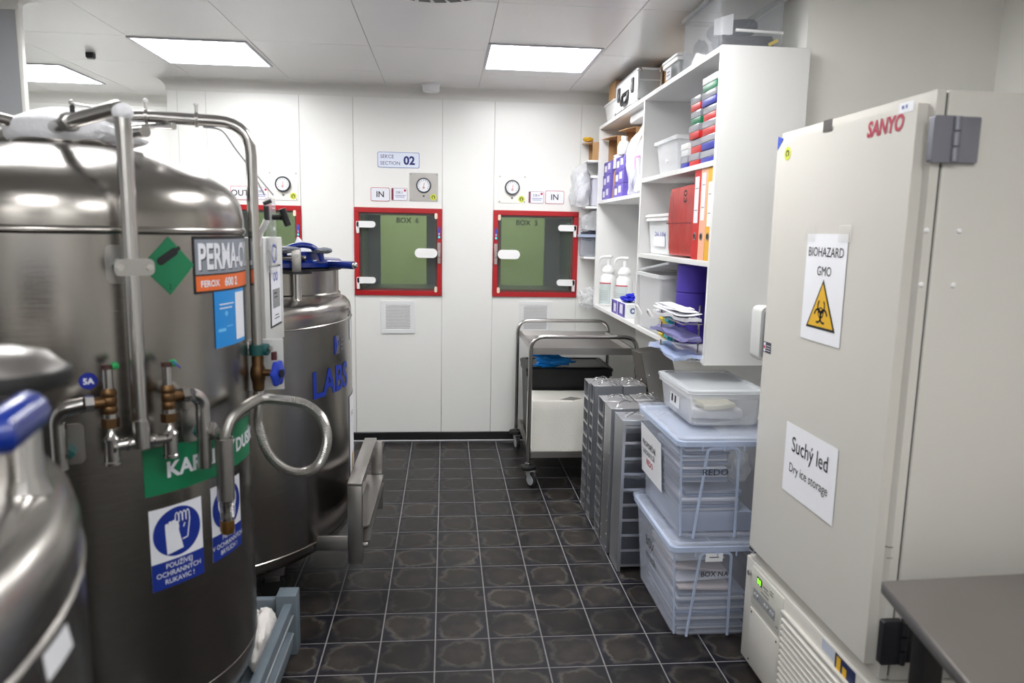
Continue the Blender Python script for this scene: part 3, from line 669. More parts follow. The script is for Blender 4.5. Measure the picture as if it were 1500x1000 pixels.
for u_, z_, w_ in ((.03, .06, .03), (.055, .06, .022)):
    print_('dial_ring', arc(u_, z_, w_*.75, w_, 0, 360, 20), mp, .002, LBLUE if u_ < .04 else STEEL2, pl)
print_('cover_print', [rect(.015, .06, .205, .209), rect(.02, .055, .196, .199), rect(.02, .05, .13, .14)], mp, .002, SWHITE, pl)
kb = BM(); cyl(kb, (-.498, -2.82, 1.54), (-.47, -2.825, 1.54), .009, 10); cyl(kb, (-.468, -2.826, 1.566), (-.452, -2.82, 1.515), .011, 10); part('lever_knob', kb, BLACK, pl)
bm = BM(); cyl(bm, (-.50, -2.95, 1.50), (-.484, -2.955, 1.53), .009, 10); cyl(bm, (-.512, -2.945, 1.455), (-.50, -2.95, 1.50), .006, 10); ft = part('hose_fitting', bm, WPL, t)
bm = BM(); cyl(bm, (-.484, -2.955, 1.53), (-.484, -2.96, 1.57), .008, 8); cyl(bm, (-.492, -2.96, 1.575), (-.47, -2.955, 1.585), .006, 8); part('fitting_nut', bm, DARK, ft)
# stickers on the shell
mp = plate_map(-38.2, 1.417)
s = print_('gas_sticker', [[(0, -.067), (.067, 0), (0, .067), (-.067, 0)]], mp, .001, SGREEN, t)
bm = BM(); q = [capsule(0, -.022, .018, .0085)]
def rotp(p, a): return [(x*math.cos(a)-y*math.sin(a), x*math.sin(a)+y*math.cos(a)) for x, y in p]
print_('cylinder_pictogram', [[(x, y+.024) for x, y in rotp(p, R(-58))] for p in (capsule(0, -.024, .016, .0095), rect(-.004, .004, .02, .034))], mp, .0018, INK, s)
text('2', mp, 0, -.054, .017, INK, s, .0018, align='CENTER')
mp = plate_map(-29.4, 1.346); w = .30
s = print_('maker_plate', [rect(0, w, 0, .139)], mp, .001, INK, t)
print_('grey_field', [rect(.006, w-.006, .047, .132)], mp, .0016, SGREY, s); print_('orange_field', [rect(.006, w-.006, .006, .043)], mp, .0016, SORANGE, s)
text('PERMA-CYL', mp, .016, .057, .088, INK, s, .002, .03, sx=.62); text('PERMA-CYL', mp, .013, .06, .088, SWHITE, s, .0026, .03, sx=.62)
text('FEROX', mp, .02, .016, .022, SWHITE, s, .0022, .03); text('600 2', mp, .112, .014, .030, SWHITE, s, .0022, .03)
mp = plate_map(-20.6, 1.204)
s = print_('instruction_sticker', [rect(0, .17, 0, .143)], mp, .0014, SCYAN, t)
print_('white_field', [rect(.10, .165, .01, .135), rect(.02, .09, .108, .111), rect(.02, .08, .098, .101)], mp, .002, SWHITE, s)
print_('pale_mark', [disc(.05, .085, .007, 14), rect(.012, .045, .04, .048), rect(.05, .08, .05, .053)], mp, .002, mat('pale blue print', (110, 190, 240), .5), s)
mp = plate_map(-63.4, 1.168)
s = print_('round_marker', [disc(0, 0, .0185)], mp, .001, mat('dark blue dot', (10, 34, 140), .45), t); text('5A', mp, 0, -.0065, .018, SWHITE, s, .0018, .03, 'CENTER')
mp = plate_map(-49.8, .877)
s = print_('contents_sticker', [rect(0, .40, 0, .115)], mp, .001, SGREEN, t)
text('KAPALNÝ', mp, .052, .038, .052, SWHITE, s, .0018, .035); text('DUSÍK', mp, .285, .038, .05, SWHITE, s, .0018, .035)
def mandatory(th, z, w, h, lines, pict, name):
    mp = plate_map(th, z)
    s = print_(name, [rect(0, w, 0, h)], mp, .001, SWHITE, t); print_('blue_field', [rect(0, w, 0, .068)], mp, .0016, SBLUE, s)
    print_('blue_disc', [disc(w/2, .068+(h-.068)/2, (h-.068)/2-.006, 40)], mp, .0016, SBLUE, s)
    for i, l in enumerate(lines): text(l, mp, w/2, .049-.0195*i, .0178, SWHITE, s, .0022, .006, 'CENTER', sx=.92)
    cx, cy = w/2, .068+(h-.068)/2
    pict(mp, cx, cy, s)
def gloves(mp, cx, cy, s):
    P = [[(cx-.030, cy-.052), (cx+.012, cy-.046), (cx+.001, cy+.005), (cx-.032, cy+.005)]]
    for k in range(4): P.append(capsule(cx-.028+.0085*k, cy, cy+.016+(.006, .010, .011, .006)[k], .0042))
    print_('white_glove', P, mp, .0022, SWHITE, s)
    L = []
    for k in range(4):
        x0 = cx-.002+.0095*k; L += stroke([(x0-.0045, cy+.022), (x0-.004, cy+.042), (x0, cy+.048), (x0+.004, cy+.042), (x0+.0045, cy+.024)], .0026)
    L += stroke([(cx+.032, cy+.025), (cx+.024, cy-.022), (cx+.010, cy-.024)], .003)+stroke([(cx+.0, cy+.020), (cx+.002, cy+.008)], .003)+stroke([(cx+.014, cy+.006), (cx+.018, cy+.016)], .003)
    print_('glove_outline', L, mp, .0022, SWHITE, s)
def goggles(mp, cx, cy, s):
    L = arc(cx, cy+.012, .036, .040, -40, 220, 22)+stroke([(cx-.032, cy-.012), (cx-.030, cy-.035), (cx-.014, cy-.052), (cx+.014, cy-.052), (cx+.030, cy-.035), (cx+.032, cy-.012)], .004)
    L += arc(cx-.018, cy+.004, .011, .0165, 0, 360, 18)+arc(cx+.018, cy+.004, .011, .0165, 0, 360, 18)+stroke([(cx-.003, cy+.006), (cx+.003, cy+.006)], .004)
    print_('head_outline', L, mp, .0022, SWHITE, s); print_('goggle_lens', [disc(cx-.018, cy+.004, .008, 14), disc(cx+.018, cy+.004, .008, 14)], mp, .0022, SWHITE, s)
mandatory(-49.0, .639, .136, .203, ('POUŽÍVEJ', 'OCHRANNÝCH', 'RUKAVIC !'), gloves, 'glove_sticker')
mandatory(-26.3, .65, .128, .20, ('PRACUJ', 'V OCHRANNÝCH', 'BRÝLÍCH !'), goggles, 'goggle_sticker')

# steel transport frame under the vessel
t = thing('transport_frame', 'grey blue painted steel frame on the floor around the vessel foot', 'frame', (-.94, -3.05, 0))
X0, X1, Y0, Y1 = -1.43, -.49, -3.66, -2.60
def rail(x0, x1, y0, y1, z0, z1): return part('rail', box(BM(), x0, x1, y0, y1, z0, z1, .003), PAINTG, t)
for x in (X0, X1-.07):
    for y in (Y0, Y1-.07):
        po = part('post', box(BM(), x, x+.07, y, y+.07, 0, .205 if y < -3 else .225, .004), PAINTG, t)
for z0, z1, th in ((.15, .198, .03), (.03, .09, .045)):
    rail(X1-.012-th, X1-.012, Y0+.07, Y1-.07, z0, z1); rail(X0+.012, X0+.012+th, Y0+.07, Y1-.07, z0, z1)
    rail(X0+.07, X1-.07, Y1-.012-th, Y1-.012, z0, z1); rail(X0+.07, X1-.07, Y0+.012, Y0+.012+th, z0, z1)
part('floor_plate', box(BM(), X0+.05, X1-.05, Y0+.05, Y1-.05, .05, .06), PAINTG, t)
bm = BM(); box(bm, X1-.012, X1-.008, Y0+.08, Y1-.075, .150, .157); box(bm, X1-.012, X1-.008, Y0+.08, Y1-.075, .083, .088); part('bare_edge', bm, mat('scraped metal edge', (190, 196, 200), .4, .6), t)
bm = BM(); blob(bm, (-.583, -2.775, .125), (.045, .125, .095), 3, .16, 2.4, 4); blob(bm, (-.63, -2.70, .11), (.06, .055, .075), 6, .2, 2.4, 4); single('plastic_sack', bm, SACK, 'crumpled white plastic sack stuffed inside the grey steel frame', 'sack', (-.6, -2.8, .06))

# ------------------------------------------------------------------ wide storage freezers
def freezer(loc, rz, label, near):
    t = thing('nitrogen_freezer', label, 'freezer', (0, 0, 0))
    prof = [(.05, .17), (.55, .175), (.62, .185), (.675, .21), (.695, .24), (.7, .262), (.703, .265), (.7, .268), (.7, 1.128), (.703, 1.131), (.7, 1.134), (.7, 1.165), (.694, 1.19), (.68, 1.207), (.655, 1.216), (.4, 1.232), (.01, 1.235)]
    part('body', lathe(BM(), prof, (0, 0, 0), 96), STEEL, t)
    n = (.30, -.02) if near else (.377, 0)
    k_ = .75 if near else 1
    part('neck', lathe(BM(), [(a_*k_, b_) for a_, b_ in [(.278, 1.218), (.278, 1.232), (.27, 1.238), (.27, 1.338), (.25, 1.338)]], (n[0], n[1], 0), 64), STEEL, t)
    part('gasket', lathe(BM(), [(a_*k_, b_) for a_, b_ in [(.2, 1.333), (.283, 1.333), (.283, 1.343), (.2, 1.343)]], (n[0], n[1], 0), 64), BLACKR, t)
    lid = part('lid', lathe(BM(), [(a_*k_, b_) for a_, b_ in [(.1, 1.343), (.275, 1.343), (.288, 1.35), (.288, 1.368), (.275, 1.378), (.15, 1.388), (.01, 1.39)]], (n[0], n[1], 0), 64), BLUE, t)
    def loc_(w): 
        d = Vector((w[0]-loc[0], w[1]-loc[1])); c, s = math.cos(-rz), math.sin(-rz); return Vector((c*d.x-s*d.y, s*d.x+c*d.y, w[2]))
    for k in range(4):
        a = PI/4+k*PI/2; q = Vector((.5*math.cos(a), .5*math.sin(a), 0))
        lg = part('leg', box(BM(), q.x-.05, q.x+.05, q.y-.05, q.y+.05, .11, .18, .004), SHEET, t)
        bm = BM(); cyl(bm, (q.x, q.y-.018, .05), (q.x, q.y+.018, .05), .05, 20); part('caster_wheel', bm, BLACKR, lg)
        part('caster_fork', box(BM(), q.x-.03, q.x+.03, q.y-.026, q.y+.026, .075, .112, .003), SHEET, lg)
    if near:
        P = [(-.445, -4.50, 1.312), (-.375, -4.469, 1.320), (-.392, -4.392, 1.322)]
    else:
        P = [(-.50, -1.98, 1.358), (-.44, -2.02, 1.361), (-.345, -2.085, 1.361)]
    P = [loc_(p) for p in P]
    hr = .021 if near else .0165
    hb = part('handle_bar', tube(BM(), P, hr, 14), BLUE, lid); d = (P[2]-P[1]).normalized()
    part('bar_tip', blob(BM(), P[2]+d*.004, (.014, .014, .014), 1, 0), STEEL2, hb)
    ps = loc_((-.433, -4.329, 0)) if near else loc_((-.563, -2.14, 0))
    po = part('hinge_post', lathe(BM(), [(.017, 1.20), (.023, 1.212), (.019, 1.225), (.0175, 1.235), (.0175, 1.335), (.015, 1.336)], ps, 20), STEEL2, t)
    if near:
        q = loc_((-.47, -4.30, 0))
        part('post_cap', lathe(BM(), [(.01, 1.338), (.068, 1.342), (.068, 1.346), (.05, 1.364), (.02, 1.372), (.005, 1.373)], q, 32), SHEET, po)
        part('cap_edge', lathe(BM(), [(.05, 1.328), (.070, 1.329), (.0735, 1.338), (.0715, 1.347), (.066, 1.348)], q, 32), BLACKR, po)
    else:
        q = ps
        part('post_flange', lathe(BM(), [(.01, 1.326), (.06, 1.328), (.06, 1.337), (.01, 1.337)], q, 28), BLACK, po)
        part('hinge_bracket', box(BM(), q.x-.018, q.x+.018, q.y-.022, q.y-.012, 1.33, 1.425, .003), SHEET, po)
        part('hinge_bolt', cyl(BM(), (q.x, q.y-.022, 1.40), (q.x, q.y-.03, 1.40), .008, 8), STEEL2, po)
        A = [loc_(p) for p in ((-.625, -2.10, 1.378), (-.61, -2.10, 1.42), (-.57, -2.09, 1.438), (-.52, -2.08, 1.436), (-.485, -2.07, 1.41), (-.475, -2.065, 1.376))]
        part('arch_handle', tube(BM(), spline(A, 6), .0115, 12), BLUE, lid)
        a, b = loc_((-.66, -2.11, 1.388)), loc_((-.53, -2.11, 1.388)); part('hinge_rod', cyl(BM(), a, b, .011, 12), STEEL2, lid)
        a, b = loc_((-.555, -2.10, 1.395)), loc_((-.50, -2.04, 1.395)); bm = BM(); prism(bm, [(a.x, a.y, 1.375), (b.x, b.y, 1.375), (b.x, b.y, 1.413), (a.x, a.y, 1.413)], loc_((-.555+.01, -2.10+.12, 1.4))-a-Vector((0, 0, .005))); part('hinge_block', bm, BLUE, lid)
        cm = lambda th, z: cyl_map((0, 0), .7, th-math.degrees(rz), z)
        text('LABS', cm(-31.5, .852), 0, 0, .148, LBLUE, t, .0012, .022, sx=.93)
        print_('logo', [rect(0, .045, 0, .075)], cm(-18.6, 1.003), .0012, LBLUE, t)
        print_('logo_peak', [[(.012, .0), (.030, .05), (.030, 0)], [(.028, 0), (.046, .075), (.046, 0)], [(.015, .076), (.046, .076), (.038, .055), (.030, .055), (.026, .030)]], cm(-18.6, 1.003), .0018, SHEET, t)
        print_('maker_print', [rect(.06, .1, .05, .056), rect(.06, .1, .03, .036), rect(.06, .09, .012, .017)], cm(-18.6, 1.003), .0012, mat('grey print', (120, 122, 130), .5), t)
        text('Dw', cm(-4.5, 1.15-.03), 0, .02, .05, INK, t, .0012)
        print_('label', [rect(0, .05, 0, .09)], cm(-2.5, 1.035), .0012, mat('pale label', (200, 204, 210), .5), t)
        s = print_('paper_sheet', [rect(0, .21, 0, .42)], cm(-4.5, .37), .003, PAPER, t, thick=.001); text('BCI', cm(-4.5, .37), .03, .33, .03, INK, s, .0038)
        print_('yellow_tape', [rect(0, .02, 0, .13)], cm(-1.0, .40), .0045, SYEL, s)
        # folding step, swung up on the right side
        def L(x, y, z): return loc_((x, y, z))
        def wbox(name, x0, x1, y0, y1, z0, z1, m, par):
            bm = BM(); box(bm, x0, x1, y0, y1, z0, z1, .0025)
            for v in bm.verts: v.co = L(*v.co)
            return part(name, bm, m, par)
        st = wbox('folding_step', -.353, -.296, -2.318, -2.298, .175, .500, SHEET, t)
        wbox('step_top_bar', -.353, -.296, -2.318, -1.668, .500, .513, SHEET, st); wbox('step_far_bar', -.322, -.268, -1.69, -1.668, .16, .5, SHEET, st)
        wbox('step_side', -.305, -.296, -2.298, -2.285, .175, .5, BLACK, st)
        for (y0, z0), (y1, z1) in (((-2.29, .30), (-1.70, .33)), ((-2.29, .235), (-1.70, .29))):
            bm = BM(); prism(bm, [L(-.35, y0, z0), L(-.275, y0+.05, z0), L(-.262, y1, z1), L(-.34, y1, z1)], (0, 0, .008)); part('step_tread', bm, SHEET, st)
        bm = BM(); prism(bm, [L(-.345, -2.25, .31), L(-.335, -2.25, .49), L(-.325, -1.8, .345), L(-.335, -1.8, .325)], L(.004, 0, 0)-L(0, 0, 0)); part('step_gusset', bm, SHEET, st)
        wbox('step_bracket', -.52, -.353, -2.30, -2.285, .225, .285, SHEET, st)
        a, b = L(-.296, -2.27, .235), L(-.28, -2.27, .235); part('step_bolt', cyl(BM(), a, b, .009, 8), STEEL2, st)
    t.location = loc; t.rotation_euler = (0, 0, rz)
    return t
F2 = freezer((-1.08, -1.946, 0), R(9.7), 'wide steel nitrogen freezer lettered LABS with a blue lid and folding step', False)
F3 = freezer((-1.03, -4.59, 0), R(37), 'blurred near nitrogen freezer cut off at the left, blue handle bar', True)
mp = cyl_map((0, 0), .7, 8, 0)
s = print_('white_label', [[(.007, 1.091), (.083, 1.084), (.066, 1.118), (0, 1.122)]], cyl_map((0, 0), .7, 6.9-37, 0), .0015, PAPER, F3)
print_('blue_sheet', [rect(0, .1, 0, .30)], cyl_map((0, 0), .7, 30-37, .80), .0015, mat('dark blue sheet', (70, 76, 120), .5), F3)
bm = BM(); blob(bm, (-.475, -2.06, 1.418), (.042, .03, .013), 11, .3, 3); single('grey_glove', bm, GREYCLOTH, 'grey cloth glove on the blue lid, right of the arch handle', 'glove', (-.475, -2.06, 1.40))
bm = BM(); blob(bm, (-.60, -2.14, 1.422), (.055, .035, .013), 14, .3, 3); single('grey_glove', bm, GREYCLOTH, 'grey cloth glove on the blue lid, left of the arch handle', 'glove', (-.6, -2.14, 1.40))
bm = BM(); prism(bm, [(-.63, -1.93, 1.392), (-.50, -1.90, 1.392), (-.57, -1.91, 1.43), (-.60, -1.92, 1.47)], (.004, .012, 0)); subd(bm, 2); crumple(bm, .008, 9); single('paper_wipe', bm, PAPER, 'white paper wipe standing crumpled behind the blue arch handle', 'paper', (-.57, -1.91, 1.392))

# ------------------------------------------------------------------ tall cream freezer on the right
t = FZ = thing('upright_freezer', 'tall cream upright freezer with grey hinges and louvred base, lettered SANYO', 'freezer', (1.45, -3.18, 0))
FX, FY0, FY1 = 1.085, -3.56, -2.80
bd = part('body', box(BM(), 1.139, 1.96, FY0, FY1, .417, 1.84, .008), CREAM, t)
part('base_housing', box(BM(), 1.10, 1.96, FY0, FY1, .03, .411, .006), CREAM, t)
bm = BM(); box(bm, FX, 1.132, FY0, FY1, .425, 1.84)
es = [e for e in bm.edges if all(abs(v.co.x-FX) < 1e-5 for v in e.verts)]
bmesh.ops.bevel(bm, geom=es, offset=.026, segments=6, affect='EDGES'); dr = part('door', bm, CREAM, t, 60); dr.modifiers.new('weighted', 'WEIGHTED_NORMAL').keep_sharp = True
part('door_gasket', box(BM(), 1.130, 1.141, FY0+.006, FY1-.006, .43, 1.835), mat('grey gasket', (58, 57, 55), .7), dr)
for y in (FY0+.07, FY1-.07):
    for x in (1.18, 1.88): part('foot', cyl(BM(), (x, y, 0), (x, y, .032), .025, 14), BLACK, t)
FM = plane_map((FX, 0, 0), (0, -1, 0), (0, 0, 1), (-1, 0, 0))     # u = -y
# front service panel under the door
fp = part('service_panel', box(BM(), FX+.004, 1.102, FY0+.004, FY1-.002, .035, .408, .006), CREAM, t)
FP = plane_map((FX+.004, 0, 0), (0, -1, 0), (0, 0, 1), (-1, 0, 0))
cp = part('control_panel', box(BM(), FX+.0005, FX+.006, -3.095, -2.865, .262, .395, .002), mat('pale control panel', (206, 205, 196), .4), fp)
CP = plane_map((FX+.0005, 0, 0), (0, -1, 0), (0, 0, 1), (-1, 0, 0))
print_('key_field', [rect(2.885, 3.05, .292, .327)], CP, .0012, GREY, cp)
for u0 in (2.9, 2.918, 2.975, 2.995, 3.02, 3.037): part('button', cyl(BM(), (FX-.001, -u0, .309), (FX-.005, -u0, .309), .0065, 12), mat('grey button', (170, 171, 172), .4), cp)
print_('display_window', [rect(2.905, 2.945, .352, .378)], CP, .0012, BLACK, cp)
for k in range(2): text('88'[k], CP, 2.909+.015*k, .355, .026, LED, cp, .0018)
print_('panel_print', [rect(2.955, 2.99, .362, .366), rect(2.965, 3.0, .352, .355), rect(3.005, 3.03, .372, .376), rect(3.005, 3.03, .362, .366), rect(2.94, 3.0, .337, .341), rect(3.06, 3.075, .28, .285)], CP, .0012, mat('grey panel print', (110, 110, 106), .6), cp)
part('lock', cyl(BM(), (FX+.005, -2.845, .36), (FX-.006, -2.845, .36), .009, 16), STEEL2, fp)
part('access_cover', box(BM(), FX, FX+.006, -3.085, -2.865, .05, .247, .004), CREAM, fp)
for y in (-2.88, -3.07):
    for z in (.06, .235): part('cover_screw', cyl(BM(), (FX+.001, y, z), (FX-.0015, y, z), .004, 8), DARK, fp)
bm = BM(); box(bm, FX+.001, FX+.005, -3.50, -3.095, .05, .352, .0015)
gr = part('grille', bm, mat('recessed grille back', (120, 119, 112), .6), fp)
bm = BM(); w = .012
for a in ((-3.51, -3.095, .348, .36), (-3.51, -3.095, .042, .054), (-3.51, -3.498, .054, .348), (-3.107, -3.095, .054, .348)): box(bm, FX-.007, FX+.005, a[0], a[1], a[2], a[3], .003)
part('grille_rim', bm, CREAM, gr)
for k in range(14):
    z = .065+k*.0205; bm = BM(); prism(bm, [(FX+.003, -3.497, z), (FX-.009, -3.497, z-.004), (FX-.009, -3.497, z+.004), (FX+.003, -3.497, z+.012)], (0, .389, 0)); part('louver', bm, CREAM, gr)
# hinges on the corner facing the camera
def hinge(z0, z1, m, n):
    h = part('hinge', rbox(BM(), 1.098, 1.152, FY0-.018, FY0-.0003, z0, z1, .006, 'y', 3), m, t)
    part('hinge_leaf', box(BM(), 1.152, 1.213, FY0-.014, FY0-.0003, z0, z1, .004), m, h)
    for k in range(3):
        a = z0+(z1-z0)*k/3; part('hinge_knuckle', cyl(BM(), (1.152, FY0-.018, a+.002), (1.152, FY0-.018, a+(z1-z0)/3-.002), .0095, 14), m, h)
hinge(1.681, 1.782, mat('grey cast hinge', (128, 128, 138), .4, .4), 0); hinge(.474, .588, mat('dark cast hinge', (34, 34, 40), .4), 1)
for x in (1.117, 1.196):
    for z in (1.531, 1.408): part('screw_cap', lathe(BM(), [(.001, FY0-.006), (.004, FY0-.005), (.0065, FY0-.002), (.0065, FY0)], (x, 0, z), 14, 'y'), WPL, t)
# lettering and small stickers on the door
text('SANYO', FM, 3.338, 1.762, .052, mat('worn red logo', (176, 36, 66), .5), dr, .0012, .035, sx=.86, slant=.12)
print_('door_latch_plate', [rect(3.115, 3.165, 1.802, 1.834)], FM, .002, mat('dark latch', (72, 66, 66), .5), dr)
print_('corner_sticker', [[(2.829, 1.826), (2.868, 1.815), (2.829, 1.782)]], FM, .001, mat('blue corner sticker', (40, 70, 180), .5), dr)
print_('clear_tag', [rect(2.885, 2.93, 1.796, 1.83)], FM, .001, mat('pale tag', (214, 214, 214), .4), dr)
s = print_('round_sticker', [disc(2.903, 1.766, .021, 20)], FM, .001, SLIME, dr); print_('sticker_symbol', arc(2.903, 1.766, .006, .011, -60, 250, 14), FM, .0016, INK, s)
print_('model_sticker', [rect(3.465, 3.52, 1.80, 1.823)], FM, .001, PAPER, dr); print_('model_print', [rect(3.477, 3.485, 1.809, 1.816), rect(3.492, 3.497, 1.809, 1.817)], FM, .0018, mat('blue print', (60, 90, 170), .5), dr)
s = print_('warning_label', [rect(2.828, 2.885, 1.132, 1.168)], FM, .001, mat('dark label', (50, 50, 66), .5), dr)
print_('label_picture', [rect(2.831, 2.846, 1.135, 1.165)], FM, .0016, SWHITE, s); print_('label_mark', [disc(2.8385, 1.15, .006, 12)], FM, .0022, SRED, s); print_('label_lines', [rect(2.85, 2.88, 1.155-.008*k, 1.157-.008*k) for k in range(3)], FM, .0016, SWHITE, s)
print_('foot_label', [rect(2.825, 2.868, .436, .456)], FM, .001, GREY, dr); print_('foot_label_print', [rect(2.83, 2.862, .442, .451)], FM, .0018, INK, dr)
s = print_('energy_sticker', [rect(3.33, 3.395, .37, .402)], FP, .001, mat('pale blue sticker', (190, 198, 214), .5), fp); print_('energy_dark', [rect(3.40, 3.5, .355, .402)], FP, .001, mat('navy sticker', (30, 44, 90), .4), fp); print_('energy_bar', [rect(3.41, 3.43, .36, .398), rect(3.44, 3.46, .36, .385)], FP, .0018, SYEL, fp)
bm = BM()
for pts in (stroke([(1.093, .775), (1.105, .772), (1.114, .772)], .003), stroke([(1.10, .745), (1.116, .744)], .002)):
    for p in pts: bm.faces.new([bm.verts.new((q[0], FY0-.0006, q[1])) for q in p])
part('scuff_mark', bm, mat('dark scuff', (110, 106, 98), .7), t)
# papers taped on the door
PM = plane_map((FX, 0, 0), (0, -1, 0), (0, 0, 1), (-1, 0, 0))
t = thing('biohazard_notice', 'white BIOHAZARD GMO notice with yellow triangle taped on the freezer door', 'notice', (FX, -3.185, 1.216))
print_('paper', [rect(3.076, 3.296, 1.217, 1.521)], PM, .0022, PAPER, t, thick=.0004)
text('BIOHAZARD', PM, 3.186, 1.458, .037, INK, t, .003, .0, 'CENTER', sx=.92); text('GMO', PM, 3.186, 1.405, .037, INK, t, .003, .0, 'CENTER', sx=.92)
cx, cz = 3.188, 1.307
print_('triangle_border', [[(cx-.081, cz-.053), (cx+.081, cz-.053), (cx, cz+.088)]], PM, .003, INK, t); print_('triangle', [[(cx-.07, cz-.046), (cx+.07, cz-.046), (cx, cz+.076)]], PM, .0036, SYEL, t)
L = []; by = cz-.006
for k in range(3):
    a = 90+120*k; px, pz = cx+.0185*math.cos(R(a)), by+.0185*math.sin(R(a)); L += arc(px, pz, .0155, .0215, a+38, a+322, 18)
L += arc(cx, by, .0125, .016, 0, 360, 18)
print_('biohazard_symbol', L, PM, .0042, INK, t)
film = mat('clear tape', (226, 226, 222), .2, clear=.85)
for a in (3.06, 3.25): print_('tape', [rect(a, a+.06, 1.50, 1.545)], PM, .0046, film, t)
t = thing('dry_ice_notice', 'white notice reading Suchý led, Dry ice storage on the freezer door', 'notice', (FX, -3.187, .733))
print_('paper', [rect(3.035, 3.337, .733, .949)], PM, .0022, PAPER, t, thick=.0004)
text('Suchý led', PM, 3.186, .868, .066, INK, t, .003, .004, 'CENTER', sx=.86); text('Dry ice storage', PM, 3.186, .803, .040, INK, t, .003, .0, 'CENTER', sx=.92)
t = thing('wall_dispenser', 'pale grey wall dispenser squeezed between the wall shelf and cream freezer', 'dispenser', (1.14, -2.74, 1.10))
part('housing', rbox(BM(), 1.093, 1.33, -2.775, -2.70, 1.09, 1.275, .02, 'y', 4), LGREY, t); part('front_cover', rbox(BM(), 1.10, 1.32, -2.783, -2.773, 1.098, 1.267, .018, 'y', 4), GREY, t)
part('mounting_arm', box(BM(), 1.25, 1.46, -2.73, -2.302, 1.17, 1.21, .003), LGREY, t)

# steel table at the lower right
t = thing('steel_table', 'stainless steel work table cut off at the lower right corner', 'table', (1.45, -4.1, 0))
tp = [(.972, -3.741), (1.75, -3.70), (1.75, -4.9), (.775, -4.78)]
bm = BM(); prism(bm, [(x, y, .752) for x, y in tp], (0, 0, .028)); bmesh.ops.bevel(bm, geom=bm.edges[:], offset=.003, segments=1, affect='EDGES'); part('table_top', bm, mat('worn table steel', (148, 143, 140), .38, .9, nz=.12, nscale=7, rvar=.1), t)
for x, y in ((1.015, -3.85), (1.66, -3.80), (.93, -4.68), (1.66, -4.8)):
    lg = part('leg', box(BM(), x-.022, x+.022, y-.022, y+.022, .02, .752, .003), mat('dark table leg', (52, 50, 50), .4, .6), t); part('foot', cyl(BM(), (x, y, .0), (x, y, .022), .02, 12), BLACK, lg)
bm = BM(); box(bm, 1.0, 1.68, -3.86, -3.84, .70, .752, .002); part('apron', bm, MATS['dark table leg'], t)
t = thing('dark_jar', 'blurred dark brown jar with black knob at the right edge, on the steel table', 'jar', (1.36, -3.93, .78))
part('body', lathe(BM(), [(.02, .781), (.052, .781), (.055, .79), (.055, .83), (.048, .842), (.02, .846)], (1.325, -3.93, 0), 32), mat('brown glass', (52, 44, 42), .25), t)
part('knob', blob(BM(), (1.325, -3.93, .866), (.022, .022, .02), 1, 0), BLACK, t)

# ------------------------------------------------------------------ white wall shelf
t = SHF = thing('wall_shelf', 'white open wall shelf unit with two bays on the right wall', 'shelf', (1.23, -1.24, 1.0))
SX0, SX1, SYa, SYb, SYm, SZ0, SZ1 = 1.06, 1.408, -2.345, -.11, -1.245, 1.0, 2.22
th = .022
part('end_panel', box(BM(), SX0, SX1, SYa, SYa+th, SZ0-.005, SZ1, .0012, 1), WHITE, t); part('end_panel', box(BM(), SX0, SX1, SYb-th, SYb, SZ0, SZ1, .0012, 1), WHITE, t)
part('divider', box(BM(), SX0+.002, SX1, SYm-th/2, SYm+th/2, SZ0+th, SZ1-th, .0012, 1), WHITE, t)
part('back_panel', box(BM(), SX1-.008, SX1, SYa+th, SYb-th, SZ0+th, SZ1-th), WHITE, t)
part('top_board', box(BM(), SX0, SX1, SYa+th, SYb-th, SZ1-th, SZ1, .0012, 1), WHITE, t); part('bottom_board', box(BM(), SX0, SX1, SYa+th, SYb-th, SZ0, SZ0+th, .0012, 1), WHITE, t)
for z in (1.80, 1.408): part('shelf_board', box(BM(), SX0+.003, SX1-.008, SYa+th, SYm-th/2, z-th, z, .0012, 1), WHITE, t)
part('shelf_board', box(BM(), SX0+.003, SX1-.008, SYm+th/2, SYb-th, 1.728-th, 1.728, .0012, 1), WHITE, t)
mp = plane_map((SX0, 0, 0), (0, -1, 0), (0, 0, 1), (-1, 0, 0))
print_('shelf_label', [rect(1.46, 1.60, 2.203, 2.215)], mp, .0008, LGREY, t)

# cryoboxes in three stacks
CB = {'red': mat('red cryobox', (202, 24, 24), .4), 'green': mat('green cryobox', (0, 120, 78), .4), 'blue': mat('blue cryobox', (28, 40, 160), .4), 'white': mat('white cryobox', (224, 226, 230), .4)}
LIDC = mat('smoky clear lid', (190, 192, 200), .2, clear=.5)
def cryobox(x, y, z, w, d, h, c, label):
    t = thing('cryobox', label, 'box', (x+d/2, y+w/2, z), group='stacked cryoboxes on the shelf')
    part('tray', box(BM(), x, x+d, y, y+w, z, z+h*.5, .003), CB[c], t)
    part('lid', box(BM(), x-.002, x+d+.002, y-.002, y+w+.002, z+h*.5, z+h-.001, .004), WPL if c == 'white' or (c == 'green' and 'topmost' in label) else LIDC, t)
zs = 1.801; H = .0515
nm = {'near': 'stack nearest the end panel', 'mid': 'middle stack', 'far': 'low stack beside the clear bin'}
for i, c in enumerate(('blue', 'blue', 'red', 'red', 'blue', 'green')):
    cryobox(1.10+rnd.uniform(-.008, .008), -2.235+(.03, .015, .01, .02, .03, .035)[i], zs+i*.0593, .165, .15, .0593, c, '%s cryobox with clear lid, %s of the %s' % (c, ('bottom' if i == 0 else ORD[i]+' from the bottom') if i < 5 else 'topmost', nm['near']))
